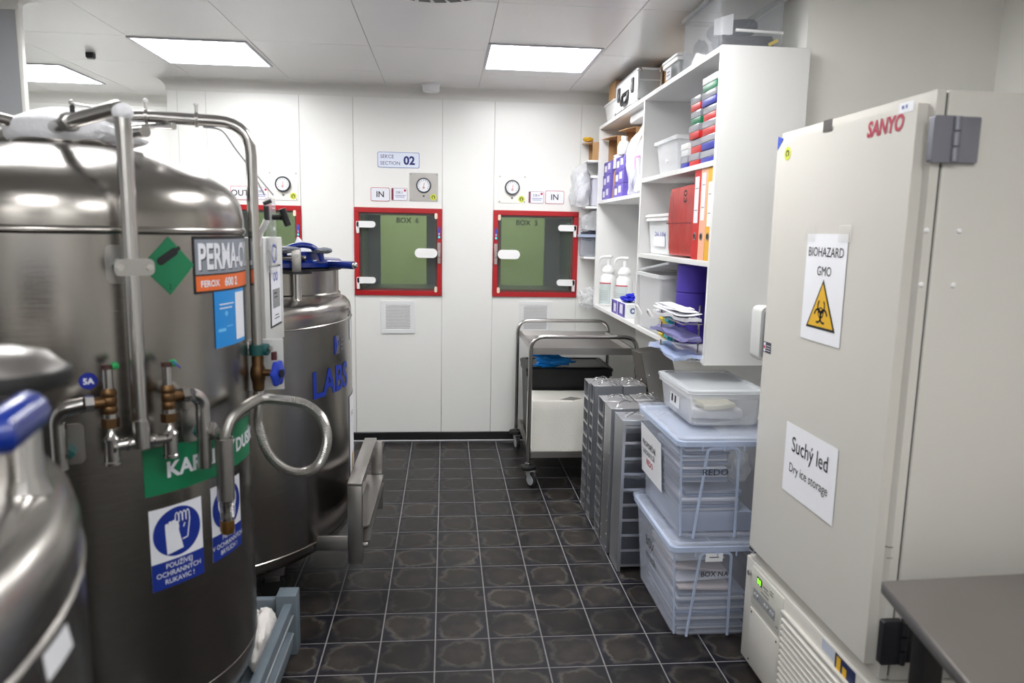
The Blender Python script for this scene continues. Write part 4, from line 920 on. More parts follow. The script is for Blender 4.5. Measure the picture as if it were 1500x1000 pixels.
for i, c in enumerate(('red', 'red', 'red', 'green', 'red')):
    cryobox(1.10+rnd.uniform(-.008, .008), -2.022+(-.005, -.005, .0, .01, .015)[i], zs+i*.0605, .125, .15, .0605, c, '%s cryobox with clear lid, %s of the %s' % (c, ('bottom' if i == 0 else ORD[i]+' from the bottom') if i < 4 else 'topmost', nm['mid']))
for i, c in enumerate(('blue', 'white')):
    cryobox(1.10, -1.885, zs+i*.058, .095, .15, .058, c, '%s cryobox, %s of the %s' % (c, ('bottom', 'upper one')[i], nm['far']))

# open and lidded plastic tubs: walls with thickness, rim, optional lid
def tub(name, label, cat, x0, x1, y0, y1, z0, z1, taper, m, rimm, lid=False, wall=.003, rim=.012, group=None, r=.02, ribs=False, lidm=None):
    t = thing(name, label, cat, ((x0+x1)/2, (y0+y1)/2, z0), group=group)
    def loop(bm, ins, z, rr): return [bm.verts.new((p[0], p[1], z)) for p in rrect(x0+ins, x1-ins, y0+ins, y1-ins, rr, 4)]
    bm = BM(); L = [loop(bm, taper+wall+.01, z0+wall, r), loop(bm, taper+wall, z0+wall+.008, r), loop(bm, rim+wall, z1-.006, r), loop(bm, rim, z1-.006, r), loop(bm, taper, z0+.008, r), loop(bm, taper+.008, z0, r)]
    loft(bm, L); body = part('body', bm, m, t)
    bm = BM(); L = [loop(bm, rim+.002, z1-.018, r), loop(bm, 0, z1-.018, r), loop(bm, 0, z1-.001, r), loop(bm, rim+.002, z1, r)]
    for a, b in zip(L, L[1:]+L[:1]):
        n = len(a)
        for i in range(n): bm.faces.new((a[i], a[(i+1) % n], b[(i+1) % n], b[i]))
    part('rim', bm, rimm, t)
    if lid:
        bm = BM(); L = [loop(bm, .001, z1-.002, r), loop(bm, -.004, z1+.002, r), loop(bm, -.004, z1+.012, r), loop(bm, .006, z1+.016, r), loop(bm, .016, z1+.016, r), loop(bm, .02, z1+.008, r)]
        loft(bm, L); part('lid', bm, lidm or rimm, t)
    return t
tub('clear_bin', 'clear plastic bin with pale rim left of the cryobox stacks', 'bin', 1.10, 1.35, -1.70, -1.315, 1.801, 1.975, .03, CLEARW, CLEARW)
bm = BM(); blob(bm, (1.19, -1.50, 1.87), (.06, .12, .05), 31, .35, 3); single('white_packets', bm, PAPER, 'white packets piled inside the clear bin on the shelf', 'packets', (1.19, -1.5, 1.81))
bm = BM(); box(bm, 1.22, 1.36, -1.95, -1.60, 1.978, 2.005, .006); t = single('blue_tray', bm, BLUE, 'dark blue flat tray lying on the back of the clear bin', 'tray', (1.3, -1.7, 1.976))
tub('white_bin', 'white lidded tub with blue written label left of the red bags', 'bin', 1.085, 1.36, -1.665, -1.285, 1.409, 1.595, .025, mat('white tub plastic', (236, 238, 240), .35, clear=.3), WPL, lid=True)
wl = [o for o in COL.objects if o.name == 'white_bin'][0]
mp = plane_map((1.085+.021, 0, 0), (0, -1, 0), (0, 0, 1), (-1, 0, 0)); s = print_('label', [rect(1.40, 1.60, 1.45, 1.54)], mp, .004, PAPER, wl); text('DNA X RNA', mp, 1.42, 1.50, .034, LBLUE, s, .005)
# red bags and binders
def bag_pack(y0, y1, x0, z0, z1, label, txt):
    t = thing('red_bag_pack', label, 'bag', (x0+.1, (y0+y1)/2, z0), group='packs of red bags')
    bm = BM(); box(bm, x0, x0+.24, y0, y1, z0, z1); subd(bm, 7)
    for v in bm.verts:
        k = abs(v.co.z-(z0+z1)/2)/((z1-z0)/2); v.co.x += .009*k**8*(1 if v.co.x < x0+.1 else -1)
    crumple(bm, .005, 12, y0); part('film', bm, REDBAG, t, 60)
    mp = plane_map((x0-.012, 0, 0), (0, -1, 0), (0, 0, 1), (-1, 0, 0))
    print_('fold', [rect(-y1+.01, -y0-.005, (z0+z1)/2-.012, (z0+z1)/2-.007)], mp, .002, mat('dark red fold', (110, 18, 24), .5), t)
    if txt:
        text('03', mp, -y0-.12, z1-.02, .06, INK, t, .003, .02, rot=-PI/2)
        for k in range(3): print_('print_lines', [rect(-y1+.06+.022*k, -y1+.065+.022*k, z1-.14-.01*k, z1-.02)], mp, .003, mat('dim print', (70, 20, 22), .6), t)
bag_pack(-2.075, -1.70, 1.085, 1.417, 1.725, 'pack of red bags printed 03 standing left of the red binder', True)
def binder(y0, y1, m, label, spine, z1=1.78):
    t = thing('ring_binder', label, 'binder', (1.2, (y0+y1)/2, 1.409), group='ring binders beside the red bags')
    part('spine', box(BM(), 1.07, 1.075, y0, y1, 1.409, z1, .0015, 1), m, t)
    for y in (y0, y1-.003): part('cover', box(BM(), 1.075, 1.34, y, y+.003, 1.409, z1, .001, 1), m, t)
    part('pages', box(BM(), 1.10, 1.32, y0+.008, y1-.012, 1.418, z1-.015), PAPER, t)
    mp = plane_map((1.07, 0, 0), (0, -1, 0), (0, 0, 1), (-1, 0, 0)); a, b = -y1, -y0
    print_('spine_label', [rect(a+.014, b-.014, *spine)], mp, .001, PAPER, t); print_('label_lines', [rect(a+.02, b-.02, spine[0]+.05, spine[0]+.054), rect(a+.02, b-.02, spine[1]-.05, spine[1]-.046)], mp, .0016, GREY, t)
    part('finger_ring', lathe(BM(), [(.011, -.0015), (.0165, -.001), (.0165, .001), (.011, .0015)], (1.0685, (y0+y1)/2, 1.505), 20, 'x', True), STEEL2, t)
    print_('finger_hole', [disc((a+b)/2, 1.505, .012, 20)], mp, .0007, INK, t)
binder(-2.165, -2.085, mat('red binder', (205, 22, 26), .45), 'red ring binder, the left one of three binders', (1.56, 1.75), 1.782)
binder(-2.242, -2.168, mat('peach binder', (244, 180, 148), .5), 'peach ring binder standing between the red and the yellow one', (1.57, 1.76), 1.778)
binder(-2.318, -2.245, mat('yellow binder', (236, 176, 40), .45), 'yellow ring binder nearest the end panel of the shelf', (1.545, 1.72), 1.776)
# glove cartons in the far bay
def carton(x0, x1, y0, y1, z0, z1, label, m=None, top=None):
    t = thing('glove_carton', label, 'box', ((x0+x1)/2, (y0+y1)/2, z0), group='glove cartons in the far bay')
    part('carton', box(BM(), x0, x1, y0, y1, z0, z1, .002, 1), m or PURPB, t); mp = plane_map((x0, 0, 0), (0, -1, 0), (0, 0, 1), (-1, 0, 0)); w = y1-y0; h = z1-z0
    print_('white_field', [rect(-y1+w*.12, -y1+w*.42, z0+h*.22, z0+h*.7), rect(-y1+w*.55, -y1+w*.85, z0+h*.35, z0+h*.85)], mp, .0012, LILAC, t)
    print_('dark_print', [rect(-y1+w*.05, -y1+w*.1, z0+h*.1, z0+h*.9), rect(-y1+w*.2, -y1+w*.36, z0+h*.8, z0+h*.9)], mp, .0016, NAVY, t)
zc = 1.729
for k in range(3): carton(1.085+.004*k, 1.32, -.385, -.155, zc+k*.083, zc+(k+1)*.083-.002, 'purple glove carton, %s of the three in the farthest stack' % ('bottom', 'middle', 'top')[k])
for k in range(3): carton(1.085+.004*k, 1.32, -.735, -.505, zc+k*.083, zc+(k+1)*.083-.002, 'purple glove carton, %s of the three in the stack beside the film bags' % ('bottom', 'middle', 'top')[k])
bm = BM(); prism(bm, [(1.10, -.40, zc), (1.10, -.492, zc), (1.10, -.47, zc+.16), (1.10, -.445, zc+.18), (1.10, -.42, zc+.15)], (.012, 0, 0)); single('cardboard_flap', bm, CARD, 'torn cardboard flap between the two stacks of glove cartons', 'cardboard', (1.1, -.44, zc))
carton(1.10, 1.32, -.50, -.39, zc+.19, zc+.275, 'white carton lying on top between the purple glove cartons', WPL)
def open_box(x0, x1, y0, y1, z0, z1, label, flap=True):
    t = thing('cardboard_box', label, 'box', ((x0+x1)/2, (y0+y1)/2, z0)); w = .004
    bm = BM(); box(bm, x0, x1, y0, y0+w, z0, z1); box(bm, x0, x1, y1-w, y1, z0, z1); box(bm, x1-w, x1, y0+w, y1-w, z0, z1); box(bm, x0, x1-w, y0+w, y1-w, z0, z0+w); part('walls', bm, CARD, t)
    bm = BM(); prism(bm, [(x0, y0, z1), (x0, y1, z1), (x0-.05, y1, z1+.002), (x0-.05, y0, z1-.012)], (0, 0, -.004)); crumple(bm, .004, 20); part('flap', bm, CARD, t)
    bm = BM(); box(bm, x0, x1-w, y0+w, y1-w, z1-w, z1); part('top_panel', bm, CARD, t)
open_box(1.12, 1.36, -.40, -.15, 1.98, 2.13, 'open brown cardboard box in the far bay, the far one of two')
open_box(1.15, 1.37, -.75, -.51, 1.98, 2.14, 'open brown cardboard box in the far bay beside the film bags')
t = thing('white_jug', 'white plastic jug standing on the glove cartons by the film bags', 'jug', (1.10, -.66, 1.98)); 
part('body', lathe(BM(), [(.02, 1.978), (.035, 1.979), (.04, 1.985), (.04, 2.03), (.03, 2.055), (.018, 2.062), (.018, 2.075), (.005, 2.076)], (1.10, -.68, 0), 24), WPL, t); part('cap', cyl(BM(), (1.10, -.68, 2.07), (1.10, -.68, 2.088), .02, 16), WPL, t)
def film_bag(x0, x1, y0, y1, z0, z1, seed, label, m=None, amp=.02, grp=None):
    t = thing('film_bag', label, 'bag', ((x0+x1)/2, (y0+y1)/2, z0))
    bm = BM(); box(bm, x0, x1, y0, y1, z0, z1); subd(bm, 9); cz = (z0+z1)/2
    for v in bm.verts:
        k = max(0, (v.co.z-cz)/((z1-z0)/2)); v.co.x += (x0+x1-2*v.co.x)*.35*k*k
    crumple(bm, amp, 11, seed); crumple(bm, amp*.5, 33, seed+1); part('film', bm, m or FILM, t, 80)
    return t
b = film_bag(1.09, 1.30, -.98, -.80, 1.745, 2.13, 1, 'tall clear film bag of white supplies beside the glove cartons'); bm = BM(); box(bm, 1.12, 1.28, -.96, -.83, 1.75, 1.98, .02); subd(bm, 3); crumple(bm, .012, 14); part('contents', bm, mat('grey white packets', (206, 210, 216), .5), b)
b = film_bag(1.09, 1.30, -1.20, -1.01, 1.745, 2.10, 2, 'clear film bag with pink print leaning on the shelf divider'); bm = BM(); box(bm, 1.12, 1.28, -1.18, -1.04, 1.75, 1.90, .02); subd(bm, 3); crumple(bm, .012, 14, 3); part('contents', bm, MATS['grey white packets'], b)
mp = plane_map((1.078, 0, 0), (0, -1, 0), (0, 0, 1), (-1, 0, 0)); print_('pink_print', [rect(1.03, 1.15, 1.925, 1.935), rect(1.03, 1.06, 1.86, 1.925)], mp, .001, mat('pink print', (232, 130, 200), .5), b)
bm = BM(); box(bm, 1.10, 1.36, -1.19, -.80, 2.145, 2.19, .01); subd(bm, 3); crumple(bm, .01, 14); single('film_packet', bm, CLEARW, 'flat clear film packet lying on top of the film bags under the top board', 'packet', (1.2, -1.0, 2.14))
# pump bottles and the open glove box
def pump(y, x, label, s):
    t = thing('pump_bottle', label, 'bottle', (x, y, 1.022), group='pump bottles'); z = 1.023
    part('body', lathe(BM(), [(.03, z), (.052, z+.002), (.055, z+.01), (.055, z+.18), (.05, z+.198), (.036, z+.212), (.036, z+.222), (.043, z+.228), (.043, z+.24), (.028, z+.265), (.016, z+.272)], (x, y, 0), 32), WPL, t)
    mp = cyl_map((x, y), .055, 205, z); print_('label', [rect(-.07, .07, .015, .155)], mp, .001, mat('pale green grey label', (196, 208, 206), .5), t); print_('red_line', [rect(-.07, .07, .15, .157)], mp, .0018, SRED, t)
    print_('label_mark', [rect(-.045, -.015, .115, .14)], mp, .0016, PAPER, t); print_('label_lines', [rect(-.01, .05, .10-.012*k, .103-.012*k) for k in range(6)], mp, .0018, GREY, t)
    pm = BM(); cyl(pm, (x, y, z+.27), (x, y, z+.312), .013, 14); q = part('pump_neck', pm, WPL, t)
    d = Vector((-.75, .66*s, 0)).normalized(); a = Vector((x, y, z+.325))
    pm = BM(); tube(pm, spline([a-d*.025+Vector((0, 0, .004)), a+d*.02+Vector((0, 0, .006)), a+d*.055, a+d*.072+Vector((0, 0, -.018)), a+d*.074+Vector((0, 0, -.04))], 5), .010, 10, rf=lambda i: .0115-.0003*i); part('pump_head', pm, WPL, t)
pump(-.22, 1.135, 'white pump bottle with red line nearest the far shelf end', 1); pump(-.46, 1.19, 'white pump bottle with red line behind the glove box', 1)
t = thing('glove_box', 'purple and white glove box with a blue glove on top, lowest board', 'box', (1.18, -.8, 1.022))
part('carton', box(BM(), 1.075, 1.215, -.975, -.62, 1.023, 1.105, .002, 1), mat('white carton', (236, 238, 240), .5), t)
mp = plane_map((1.075, 0, 0), (0, -1, 0), (0, 0, 1), (-1, 0, 0)); print_('purple_front', [rect(.62, .77, 1.023, 1.105), rect(.785, .965, 1.023, 1.105)], mp, .001, PURPB, t); print_('white_field', [rect(.68, .74, 1.035, 1.085), rect(.84, .91, 1.04, 1.095)], mp, .0018, LILAC, t); print_('dark_field', [rect(.63, .66, 1.035, 1.095), rect(.80, .82, 1.03, 1.1), rect(.93, .955, 1.03, 1.1)], mp, .0018, NAVY, t)
my = plane_map((0, -.975, 0), (1, 0, 0), (0, 0, 1), (0, -1, 0)); print_('round_mark', arc(1.12, 1.065, .008, .018, 0, 360, 18), my, .001, mat('grey blue mark', (100, 120, 160), .5), t)
bm = BM(); blob(bm, (1.12, -.83, 1.125), (.035, .09, .018), 8, .5, 2.5); blob(bm, (1.13, -.87, 1.14), (.025, .04, .02), 9, .5, 2.5); single('nitrile_glove', bm, GLOVEB, 'crumpled blue nitrile glove pulled out on top of the glove box', 'glove', (1.12, -.83, 1.106))
# clear tote, leaning lid and what stands in the lower near bay
b = tub('clear_tote', 'tall clear plastic tote on the lowest board left of the purple rolls', 'tote', 1.05, 1.34, -1.70, -1.275, 1.023, 1.315, .02, CLEARW, CLEARW, wall=.003)
for y in (-1.40, -1.62):
    bm = BM(); tube(bm, spline([(1.052, y+.03, 1.10), (1.03, y+.02, 1.13), (1.028, y-.01, 1.14), (1.05, y-.03, 1.10)], 5), .005, 8); part('clip', bm, WPL, b)
bm = BM(); blob(bm, (1.17, -1.5, 1.10), (.07, .13, .07), 12, .3, 3); single('pink_papers', bm, mat('pale pink paper', (232, 206, 200), .6), 'pale pink packed papers inside the clear tote', 'papers', (1.17, -1.5, 1.03))
bm = BM(); prism(bm, [(1.06, -1.30, 1.318), (1.34, -1.30, 1.322), (1.34, -1.80, 1.365), (1.06, -1.80, 1.372)], (0, 0, .012)); bmesh.ops.bevel(bm, geom=bm.edges[:], offset=.004, segments=2, affect='EDGES'); single('tote_cover_lid', bm, CLEARW, 'clear plastic lid lying tilted across the tote top', 'lid', (1.2, -1.5, 1.318))
def roll(x, y, z0, z1, label, r=.078):
    t = thing('paper_roll', label, 'roll', (x, y, z0), group='purple paper rolls'); 
    part('roll', lathe(BM(), [(.022, z0), (r-.004, z0), (r, z0+.004), (r, z1-.004), (r-.004, z1), (.022, z1)], (x, y, 0), 40), PURP, t); part('core', lathe(BM(), [(.018, z0+.001), (.022, z0+.001), (.022, z1-.001), (.018, z1-.001)], (x, y, 0), 20), CARD, t)
roll(1.165, -1.875, 1.023, 1.25, 'purple paper roll, bottom one of the stack left of the paper tray'); roll(1.165, -1.875, 1.251, 1.376, 'purple paper roll on top of the stack beside the end panel')
roll(1.25, -2.08, 1.023, 1.36, 'dark purple roll standing in the corner against the end panel', .075)
def comb(y, m, label, seed):
    t = thing('bottle_rack', label, 'rack', (1.07, y, 1.023)); part('back_plate', box(BM(), 1.066, 1.082, y-.034, y+.034, 1.023, 1.175, .003), m, t)
    for k in range(4): part('rib', cyl(BM(), (1.066, y-.030, 1.04+k*.038), (1.066, y+.030, 1.04+k*.038), .012, 10), m, t)
comb(-1.755, YEL, 'yellow ribbed plastic rack standing right of the clear tote', 1); comb(-1.84, TURQ, 'turquoise ribbed plastic rack standing between yellow rack and rolls', 2)
t = thing('letter_tray', 'three tier wire letter tray full of papers under the purple rolls', 'tray', (1.05, -2.12, 1.0))
for k, z in enumerate((1.005, 1.085, 1.155)):
    bm = BM(); tube(bm, [(.98, -2.30, z), (.98, -1.94, z), (1.06, -1.94, z), (1.06, -2.30, z)], .003, 6, True)
    for q in range(5): tube(bm, [(.98, -2.28+q*.08, z), (1.06, -2.28+q*.08, z)], .002, 6)
    tube(bm, [(.98, -2.0, z), (.985, -2.0, z+.045)], .0035, 6); tube(bm, [(1.055, -2.28, z), (1.055, -2.28, z+.075)], .0035, 6); part('wire_tier', bm, STEEL2, t)
for k, (z, m, lb) in enumerate(((1.012, mat('bluish plastic film', (176, 190, 226), .3, bump=.3, bscale=25), 'bluish film packets in the bottom tier of the letter tray'), (1.092, mat('violet wrapped paper', (130, 128, 178), .4, bump=.3, bscale=25), 'violet wrapped papers in the middle tier of the letter tray'), (1.165, PAPER, 'white papers on the top tier of the letter tray'))):
    bm = BM(); box(bm, .955+.01*k, 1.06, -2.31, -1.90, z, z+.014); subd(bm, 7)
    for v in bm.verts:
        if v.co.x < 1.0: v.co.z -= .004
    crumple(bm, .016, 9, k); crumple(bm, .008, 35, k+3); single('paper_pile', bm, m, lb, 'papers', (1.03, -2.1, z), 'papers in the letter tray', 30)
for k in range(3):
    bm = BM(); box(bm, .965+.012*k, 1.06, -2.30+.05*k, -1.93+.03*k, 1.192+.006*k, 1.194+.006*k); subd(bm, 5); crumple(bm, .012, 8, 20+k); single('loose_sheet', bm, PAPER, 'white loose sheet on the letter tray, %s of three' % ('lowest', 'middle', 'topmost')[k], 'paper', (1.03, -2.1, 1.192+.006*k), 'loose sheets on the letter tray')

# on top of the shelf
t = thing('aluminium_case', 'silver aluminium case with black handle and latches on the shelf top', 'case', (1.14, -.77, 2.221))
x0, x1, y0, y1, z0, z1 = 1.075, 1.215, -1.03, -.50, 2.229, 2.415
part('shell', box(BM(), x0+.004, x1-.004, y0+.004, y1-.004, z0+.002, z1-.002, .003), mat('ribbed case side', (176, 178, 180), .35, .7), t)
part('front_sheet', box(BM(), x0, x0+.004, y0+.012, y1-.012, z0+.012, z1-.012), mat('bright case front', (236, 236, 240), .35), t)
bm = BM(); e = .012
for y in (y0, y1-e):
    for x in (x0, x1-e): box(bm, x, x+e, y, y+e, z0, z1, .003)
for z in (z0, z1-e):
    for y in (y0, y1-e): box(bm, x0, x1, y, y+e, z, z+e, .003)
    for x in (x0, x1-e): box(bm, x, x+e, y0, y1, z, z+e, .003)
box(bm, x0+.01, x1-.01, y0-.001, y0+.006, z0+.115, z0+.123); part('edge_profile', bm, ALU, t)
for x in (x0, x1):
    for y in (y0, y1):
        for z in (z0, z1): part('corner_cap', blob(BM(), (x+(.012 if x == x0 else -.012), y+(.012 if y == y0 else -.012), z+(.009 if z == z0 else -.009)), (.0165, .0165, .0165), 1, 0, sub=2), STEEL2, t)
for y in (y0+.03, y1-.03): part('foot', blob(BM(), (x0+.02, y, z0-.002), (.014, .014, .0075), 1, 0, sub=2), BLACK, t)
h = part('handle', tube(BM(), fillet([(x0-.002, -.84, 2.315), (x0-.012, -.84, 2.262), (x0-.014, -.72, 2.258), (x0-.002, -.70, 2.315)], .02), .010, 10), BLACK, t)
part('handle_plate', box(BM(), x0-.006, x0, -.845, -.695, 2.305, 2.33, .002), BLACK, h)
for y in (-.94, -.61):
    l = part('latch', box(BM(), x0-.009, x0, y-.022, y+.022, 2.295, 2.375, .003), DARK, t); part('latch_flap', box(BM(), x0-.014, x0-.008, y-.012, y+.012, 2.305, 2.35, .002), STEEL2, l)
def carton_box(x0, x1, y0, y1, z0, z1, label):
    t = thing('cardboard_box', label, 'box', ((x0+x1)/2, (y0+y1)/2, z0)); part('carton', box(BM(), x0, x1, y0, y1, z0, z1, .002, 1), CARD, t)
    part('tape', box(BM(), x0+(x1-x0)*.42, x0+(x1-x0)*.58, y0-.0005, y1+.0005, z0-.0003, z1+.0005), mat('brown tape', (168, 124, 78), .3), t)
carton_box(1.225, 1.40, -1.09, -.56, 2.221, 2.446, 'brown cardboard box behind the silver case on the shelf top')
t = thing('white_tub', 'white plastic tub on the shelf top, at its far end', 'tub', (1.2, -.33, 2.221))
bm = BM(); L = [[bm.verts.new((p[0], p[1], z)) for p in rrect(1.07+i, 1.34-i, -.485+i, -.165-i, .02)] for i, z in ((.025, 2.222), (.008, 2.33), (0, 2.33), (0, 2.342), (.006, 2.345))]; loft(bm, L); part('body', bm, WPL, t)
carton_box(1.075, 1.36, -.485, -.30, 2.35, 2.45, 'brown cardboard box resting on the white tub at the far end')
b = tub('label_tub', 'grey clear tub with white label beside the silver case', 'tub', 1.075, 1.34, -1.75, -1.50, 2.221, 2.315, .02, mat('grey clear tub', (196, 200, 202), .3, clear=.4), WPL, lid=True, lidm=WPL)
mp = plane_map((1.083, 0, 0), (0, -1, 0), (0, 0, 1), (-1, 0, 0)); s = print_('label', [rect(1.58, 1.66, 2.235, 2.285)], mp, .010, PAPER, b); print_('label_print', [rect(1.60, 1.64, 2.265, 2.269), rect(1.595, 1.645, 2.25, 2.254)], mp, .011, INK, s)
b = tub('junk_tote', 'large clear tote full of dark gear, on the near end of the shelf top', 'tote', 1.062, 1.345, -2.28, -1.80, 2.221, 2.445, .012, mat('clear tote plastic', (216, 220, 226), .08, clear=.93), mat('clear tote edge', (220, 224, 230), .1, clear=.8), wall=.003)
bm = BM(); tube(bm, spline([(1.12, -2.1, 2.27), (1.2, -2.16, 2.30), (1.27, -2.1, 2.36), (1.2, -2.0, 2.38), (1.12, -2.05, 2.33), (1.2, -2.12, 2.27)], 8, True), .022, 10); single('coiled_hose', bm, mat('dark blue grey hose', (50, 56, 72), .5), 'coiled dark hose inside the large clear tote', 'hose', (1.19, -2.1, 2.24))
t = thing('spray_bottle', 'pale olive bottle standing inside the large clear tote', 'bottle', (1.28, -2.08, 2.232)); part('body', lathe(BM(), [(.02, 2.234), (.03, 2.236), (.03, 2.34), (.016, 2.36), (.016, 2.37), (.005, 2.371)], (1.27, -1.93, 0), 20), mat('olive plastic', (196, 196, 170), .4), t); part('cap', lathe(BM(), [(.01, 2.37), (.019, 2.371), (.019, 2.40), (.01, 2.402)], (1.27, -1.93, 0), 16), mat('dark olive cap', (120, 122, 104), .4), t)
bm = BM(); box(bm, 1.09, 1.31, -2.255, -2.20, 2.236, 2.285, .015); subd(bm, 2); crumple(bm, .012, 14, 5); t = single('black_pouch', bm, mat('dark pouch', (58, 56, 64), .5, bump=.4, bscale=30), 'dark crumpled pouch with yellow strip in the large clear tote', 'pouch', (1.2, -2.23, 2.234))
bm = BM(); box(bm, 1.275, 1.315, -2.262, -2.257, 2.25, 2.262); bmesh.ops.rotate(bm, verts=bm.verts[:], cent=(1.295, -2.26, 2.256), matrix=Matrix.Rotation(R(-28), 3, 'Y')); q = part('yellow_strip', bm, YEL); q.parent = t; q.location = -Vector(t.location)
bm = BM(); cyl(bm, (1.14, -2.265, 2.295), (1.33, -2.26, 2.292), .006, 10); single('white_rod', bm, WPL, 'white rod lying on the dark pouch in the large clear tote', 'rod', (1.23, -2.26, 2.29))
bm = BM(); prism(bm, [(1.09, -2.16, 2.30), (1.16, -2.18, 2.30), (1.16, -2.18, 2.38), (1.09, -2.16, 2.36)], (.001, .003, 0)); single('white_card', bm, PAPER, 'white card stuck upright in the large clear tote', 'card', (1.12, -2.17, 2.3))
bm = BM(); blob(bm, (1.12, -1.92, 2.29), (.03, .05, .05), 22, .3); single('black_cable', bm, BLACK, 'black cable bundle at the far side of the large clear tote', 'cable', (1.12, -1.92, 2.24))

# narrow corner shelf beyond the far end of the wall shelf
t = thing('corner_shelf', 'narrow white shelf brackets between wall shelf and back wall', 'shelf', (1.2, -.03, 1.35))
part('upright', box(BM(), 1.30, 1.33, -.055, -.02, 1.0, 2.06, .002), WHITE, t)
for z in (1.345, 1.69, 2.0): part('board', box(BM(), .985, 1.36, -.104, WY-.001, z-.014, z, .002), WHITE, t)
b = tub('blue_tinted_bin', 'small clear bin of dark packets between hatch and wall shelf', 'bin', .955, 1.22, -.10, .028, 1.346, 1.50, .012, CLEAR, CLEARRIB)
bm = BM(); blob(bm, (1.04, -.035, 1.49), (.07, .045, .035), 41, .4, 3); single('dark_packets', bm, mat('dark blue packets', (50, 56, 72), .5), 'dark blue packets heaped in the small clear bin', 'packets', (1.04, -.035, 1.45))
film_bag(.97, 1.18, -.09, .02, 1.53, 1.66, 7, 'clear film bag above the small clear bin', amp=.015)
b = film_bag(.90, 1.015, -.10, .025, 1.70, 1.97, 8, 'puffed clear film bag of white supplies hanging left of the wall shelf', amp=.03); bm = BM(); blob(bm, (.962, -.04, 1.82), (.04, .04, .10), 42, .2); part('contents', bm, PAPER, b)
b = tub('white_basket', 'white plastic basket beside the puffed film bag', 'basket', 1.02, 1.26, -.10, .03, 1.691, 1.90, .012, mat('pale lilac plastic', (226, 226, 238), .4, clear=.3), WPL)
open_box(1.02, 1.25, -.10, .03, 2.001, 2.12, 'small brown cardboard box on the topmost corner board')
bm = BM(); blob(bm, (1.0, -.04, 2.142), (.035, .03, .016), 43, .4, 3); single('yellow_wrapper', bm, SYEL, 'yellow crumpled wrapper on the small brown box', 'wrapper', (1.0, -.04, 2.13))
bm = BM(); blob(bm, (1.045, -.035, 1.055), (.075, .05, .075), 44, .35, 3, 4); single('white_film_bag', bm, CLEARW, 'crumpled white film bag hanging low beside the pump bottles', 'bag', (1.05, -.035, 1.0))

# ------------------------------------------------------------------ steel cart
t = thing('steel_cart', 'stainless steel two tier cart with tube handles by the back wall', 'cart', (.85, -.53, 0))
CX0, CX1, CYf, CYb = .531, 1.165, -.935, -.15
for y in (CYf, CYb):
    fr_ = part('tube_frame', tube(BM(), fillet([(CX0, y, .125), (CX0, y, .905), (CX1, y, .905), (CX1, y, .125)], .085, 10), .0125, 14), STEEL2, t)
def tray(z0, z1, zf):
    bm = BM(); e = .012; a, b, c, d = CX0+.012, CX1-.012, CYf+.012, CYb-.012
    def lp(i, z): return [bm.verts.new(p) for p in ((a+i, c+i, z), (b-i, c+i, z), (b-i, d-i, z), (a+i, d-i, z))]
    loft(bm, [lp(0, z0), lp(0, z1), lp(e, z1), lp(e+.006, zf)]); return part('tray', bm, SHEET, t)
tray(.797, .836, .806); tray(.168, .206, .176)
for x in (CX0, CX1):
    for y in (CYf, CYb):
        cs = part('caster', lathe(BM(), [(.012, .13), (.045, .125), (.048, .115), (.045, .105), (.012, .103)], (x, y, 0), 24), BLACKR, t)
        part('caster_stem', cyl(BM(), (x, y, .12), (x, y, .14), .019, 14), STEEL2, cs)
        d = Vector((.55, -.83, 0)) if y == CYf else Vector((.2, -.98, 0)); s = Vector((-d.y, d.x, 0)); c = Vector((x, y, .045))+d*.032
        bm = BM()
        for q in (-.016, .016): prism(bm, [Vector((x, y, .104))+s*q-d*.02, Vector((x, y, .104))+s*q+d*.03, c+s*q+d*.012+Vector((0, 0, -.006)), c+s*q-d*.014], s*.003)
        part('caster_fork', bm, GREY, cs)
        rot = Matrix.Rotation(math.atan2(s.y, s.x)-PI/2, 4, 'Z')
        for nm_, m_, pr_ in (('caster_wheel', BLACKR, [(.01, -.012), (.036, -.012), (.0445, -.008), (.045, 0), (.0445, .008), (.036, .012), (.01, .012)]), ('wheel_hub', GREY, [(.004, -.0145), (.03, -.0135), (.03, .0135), (.004, .0145)])):
            bm = lathe(BM(), pr_, (0, 0, 0), 28, 'y')
            for v in bm.verts: v.co = (rot @ v.co)+c
            part(nm_, bm, m_, cs)
        part('brake_lever', box(BM(), x+d.x*.03-.012, x+d.x*.03+.025, y+d.y*.03-.012, y+d.y*.03+.012, .094, .103, .002), SHEET, cs)
bm = BM(); box(bm, .553, .985, -.905, -.61, .177, .515, .008); subd(bm, 5); crumple(bm, .002, 25); single('foam_box', bm, FOAM, 'white polystyrene box on the lower tray of the steel cart', 'box', (.77, -.75, .177))
bm = BM(); prism(bm, [(.72, -.88, .5145), (.80, -.9, .5145), (.86, -.85, .5145), (.80, -.80, .5145)], (0, 0, .0015)); o = single('grey_stain_tape', bm, mat('grey tape scrap', (150, 148, 140), .7), 'torn grey tape scrap on the polystyrene box lid', 'tape', (.8, -.86, .5145))
t = thing('black_crate', 'black lidded plastic crate behind the polystyrene box on the cart', 'crate', (.82, -.4, .177))
bm = BM(); L = [[bm.verts.new((p[0], p[1], z)) for p in rrect(.555+i, 1.10-i, -.585+i, -.19-i, .02)] for i, z in ((.02, .178), (.004, .60), (-.006, .60), (-.006, .63))]; loft(bm, L); part('body', bm, BLACK, t)
bm = BM(); L = [[bm.verts.new((p[0], p[1], z)) for p in rrect(.549+i, 1.106-i, -.591+i, -.184-i, .02)] for i, z in ((-.004, .631), (-.004, .648), (.01, .656), (.03, .656), (.034, .650))]; loft(bm, L); part('lid', bm, BLACK, t)
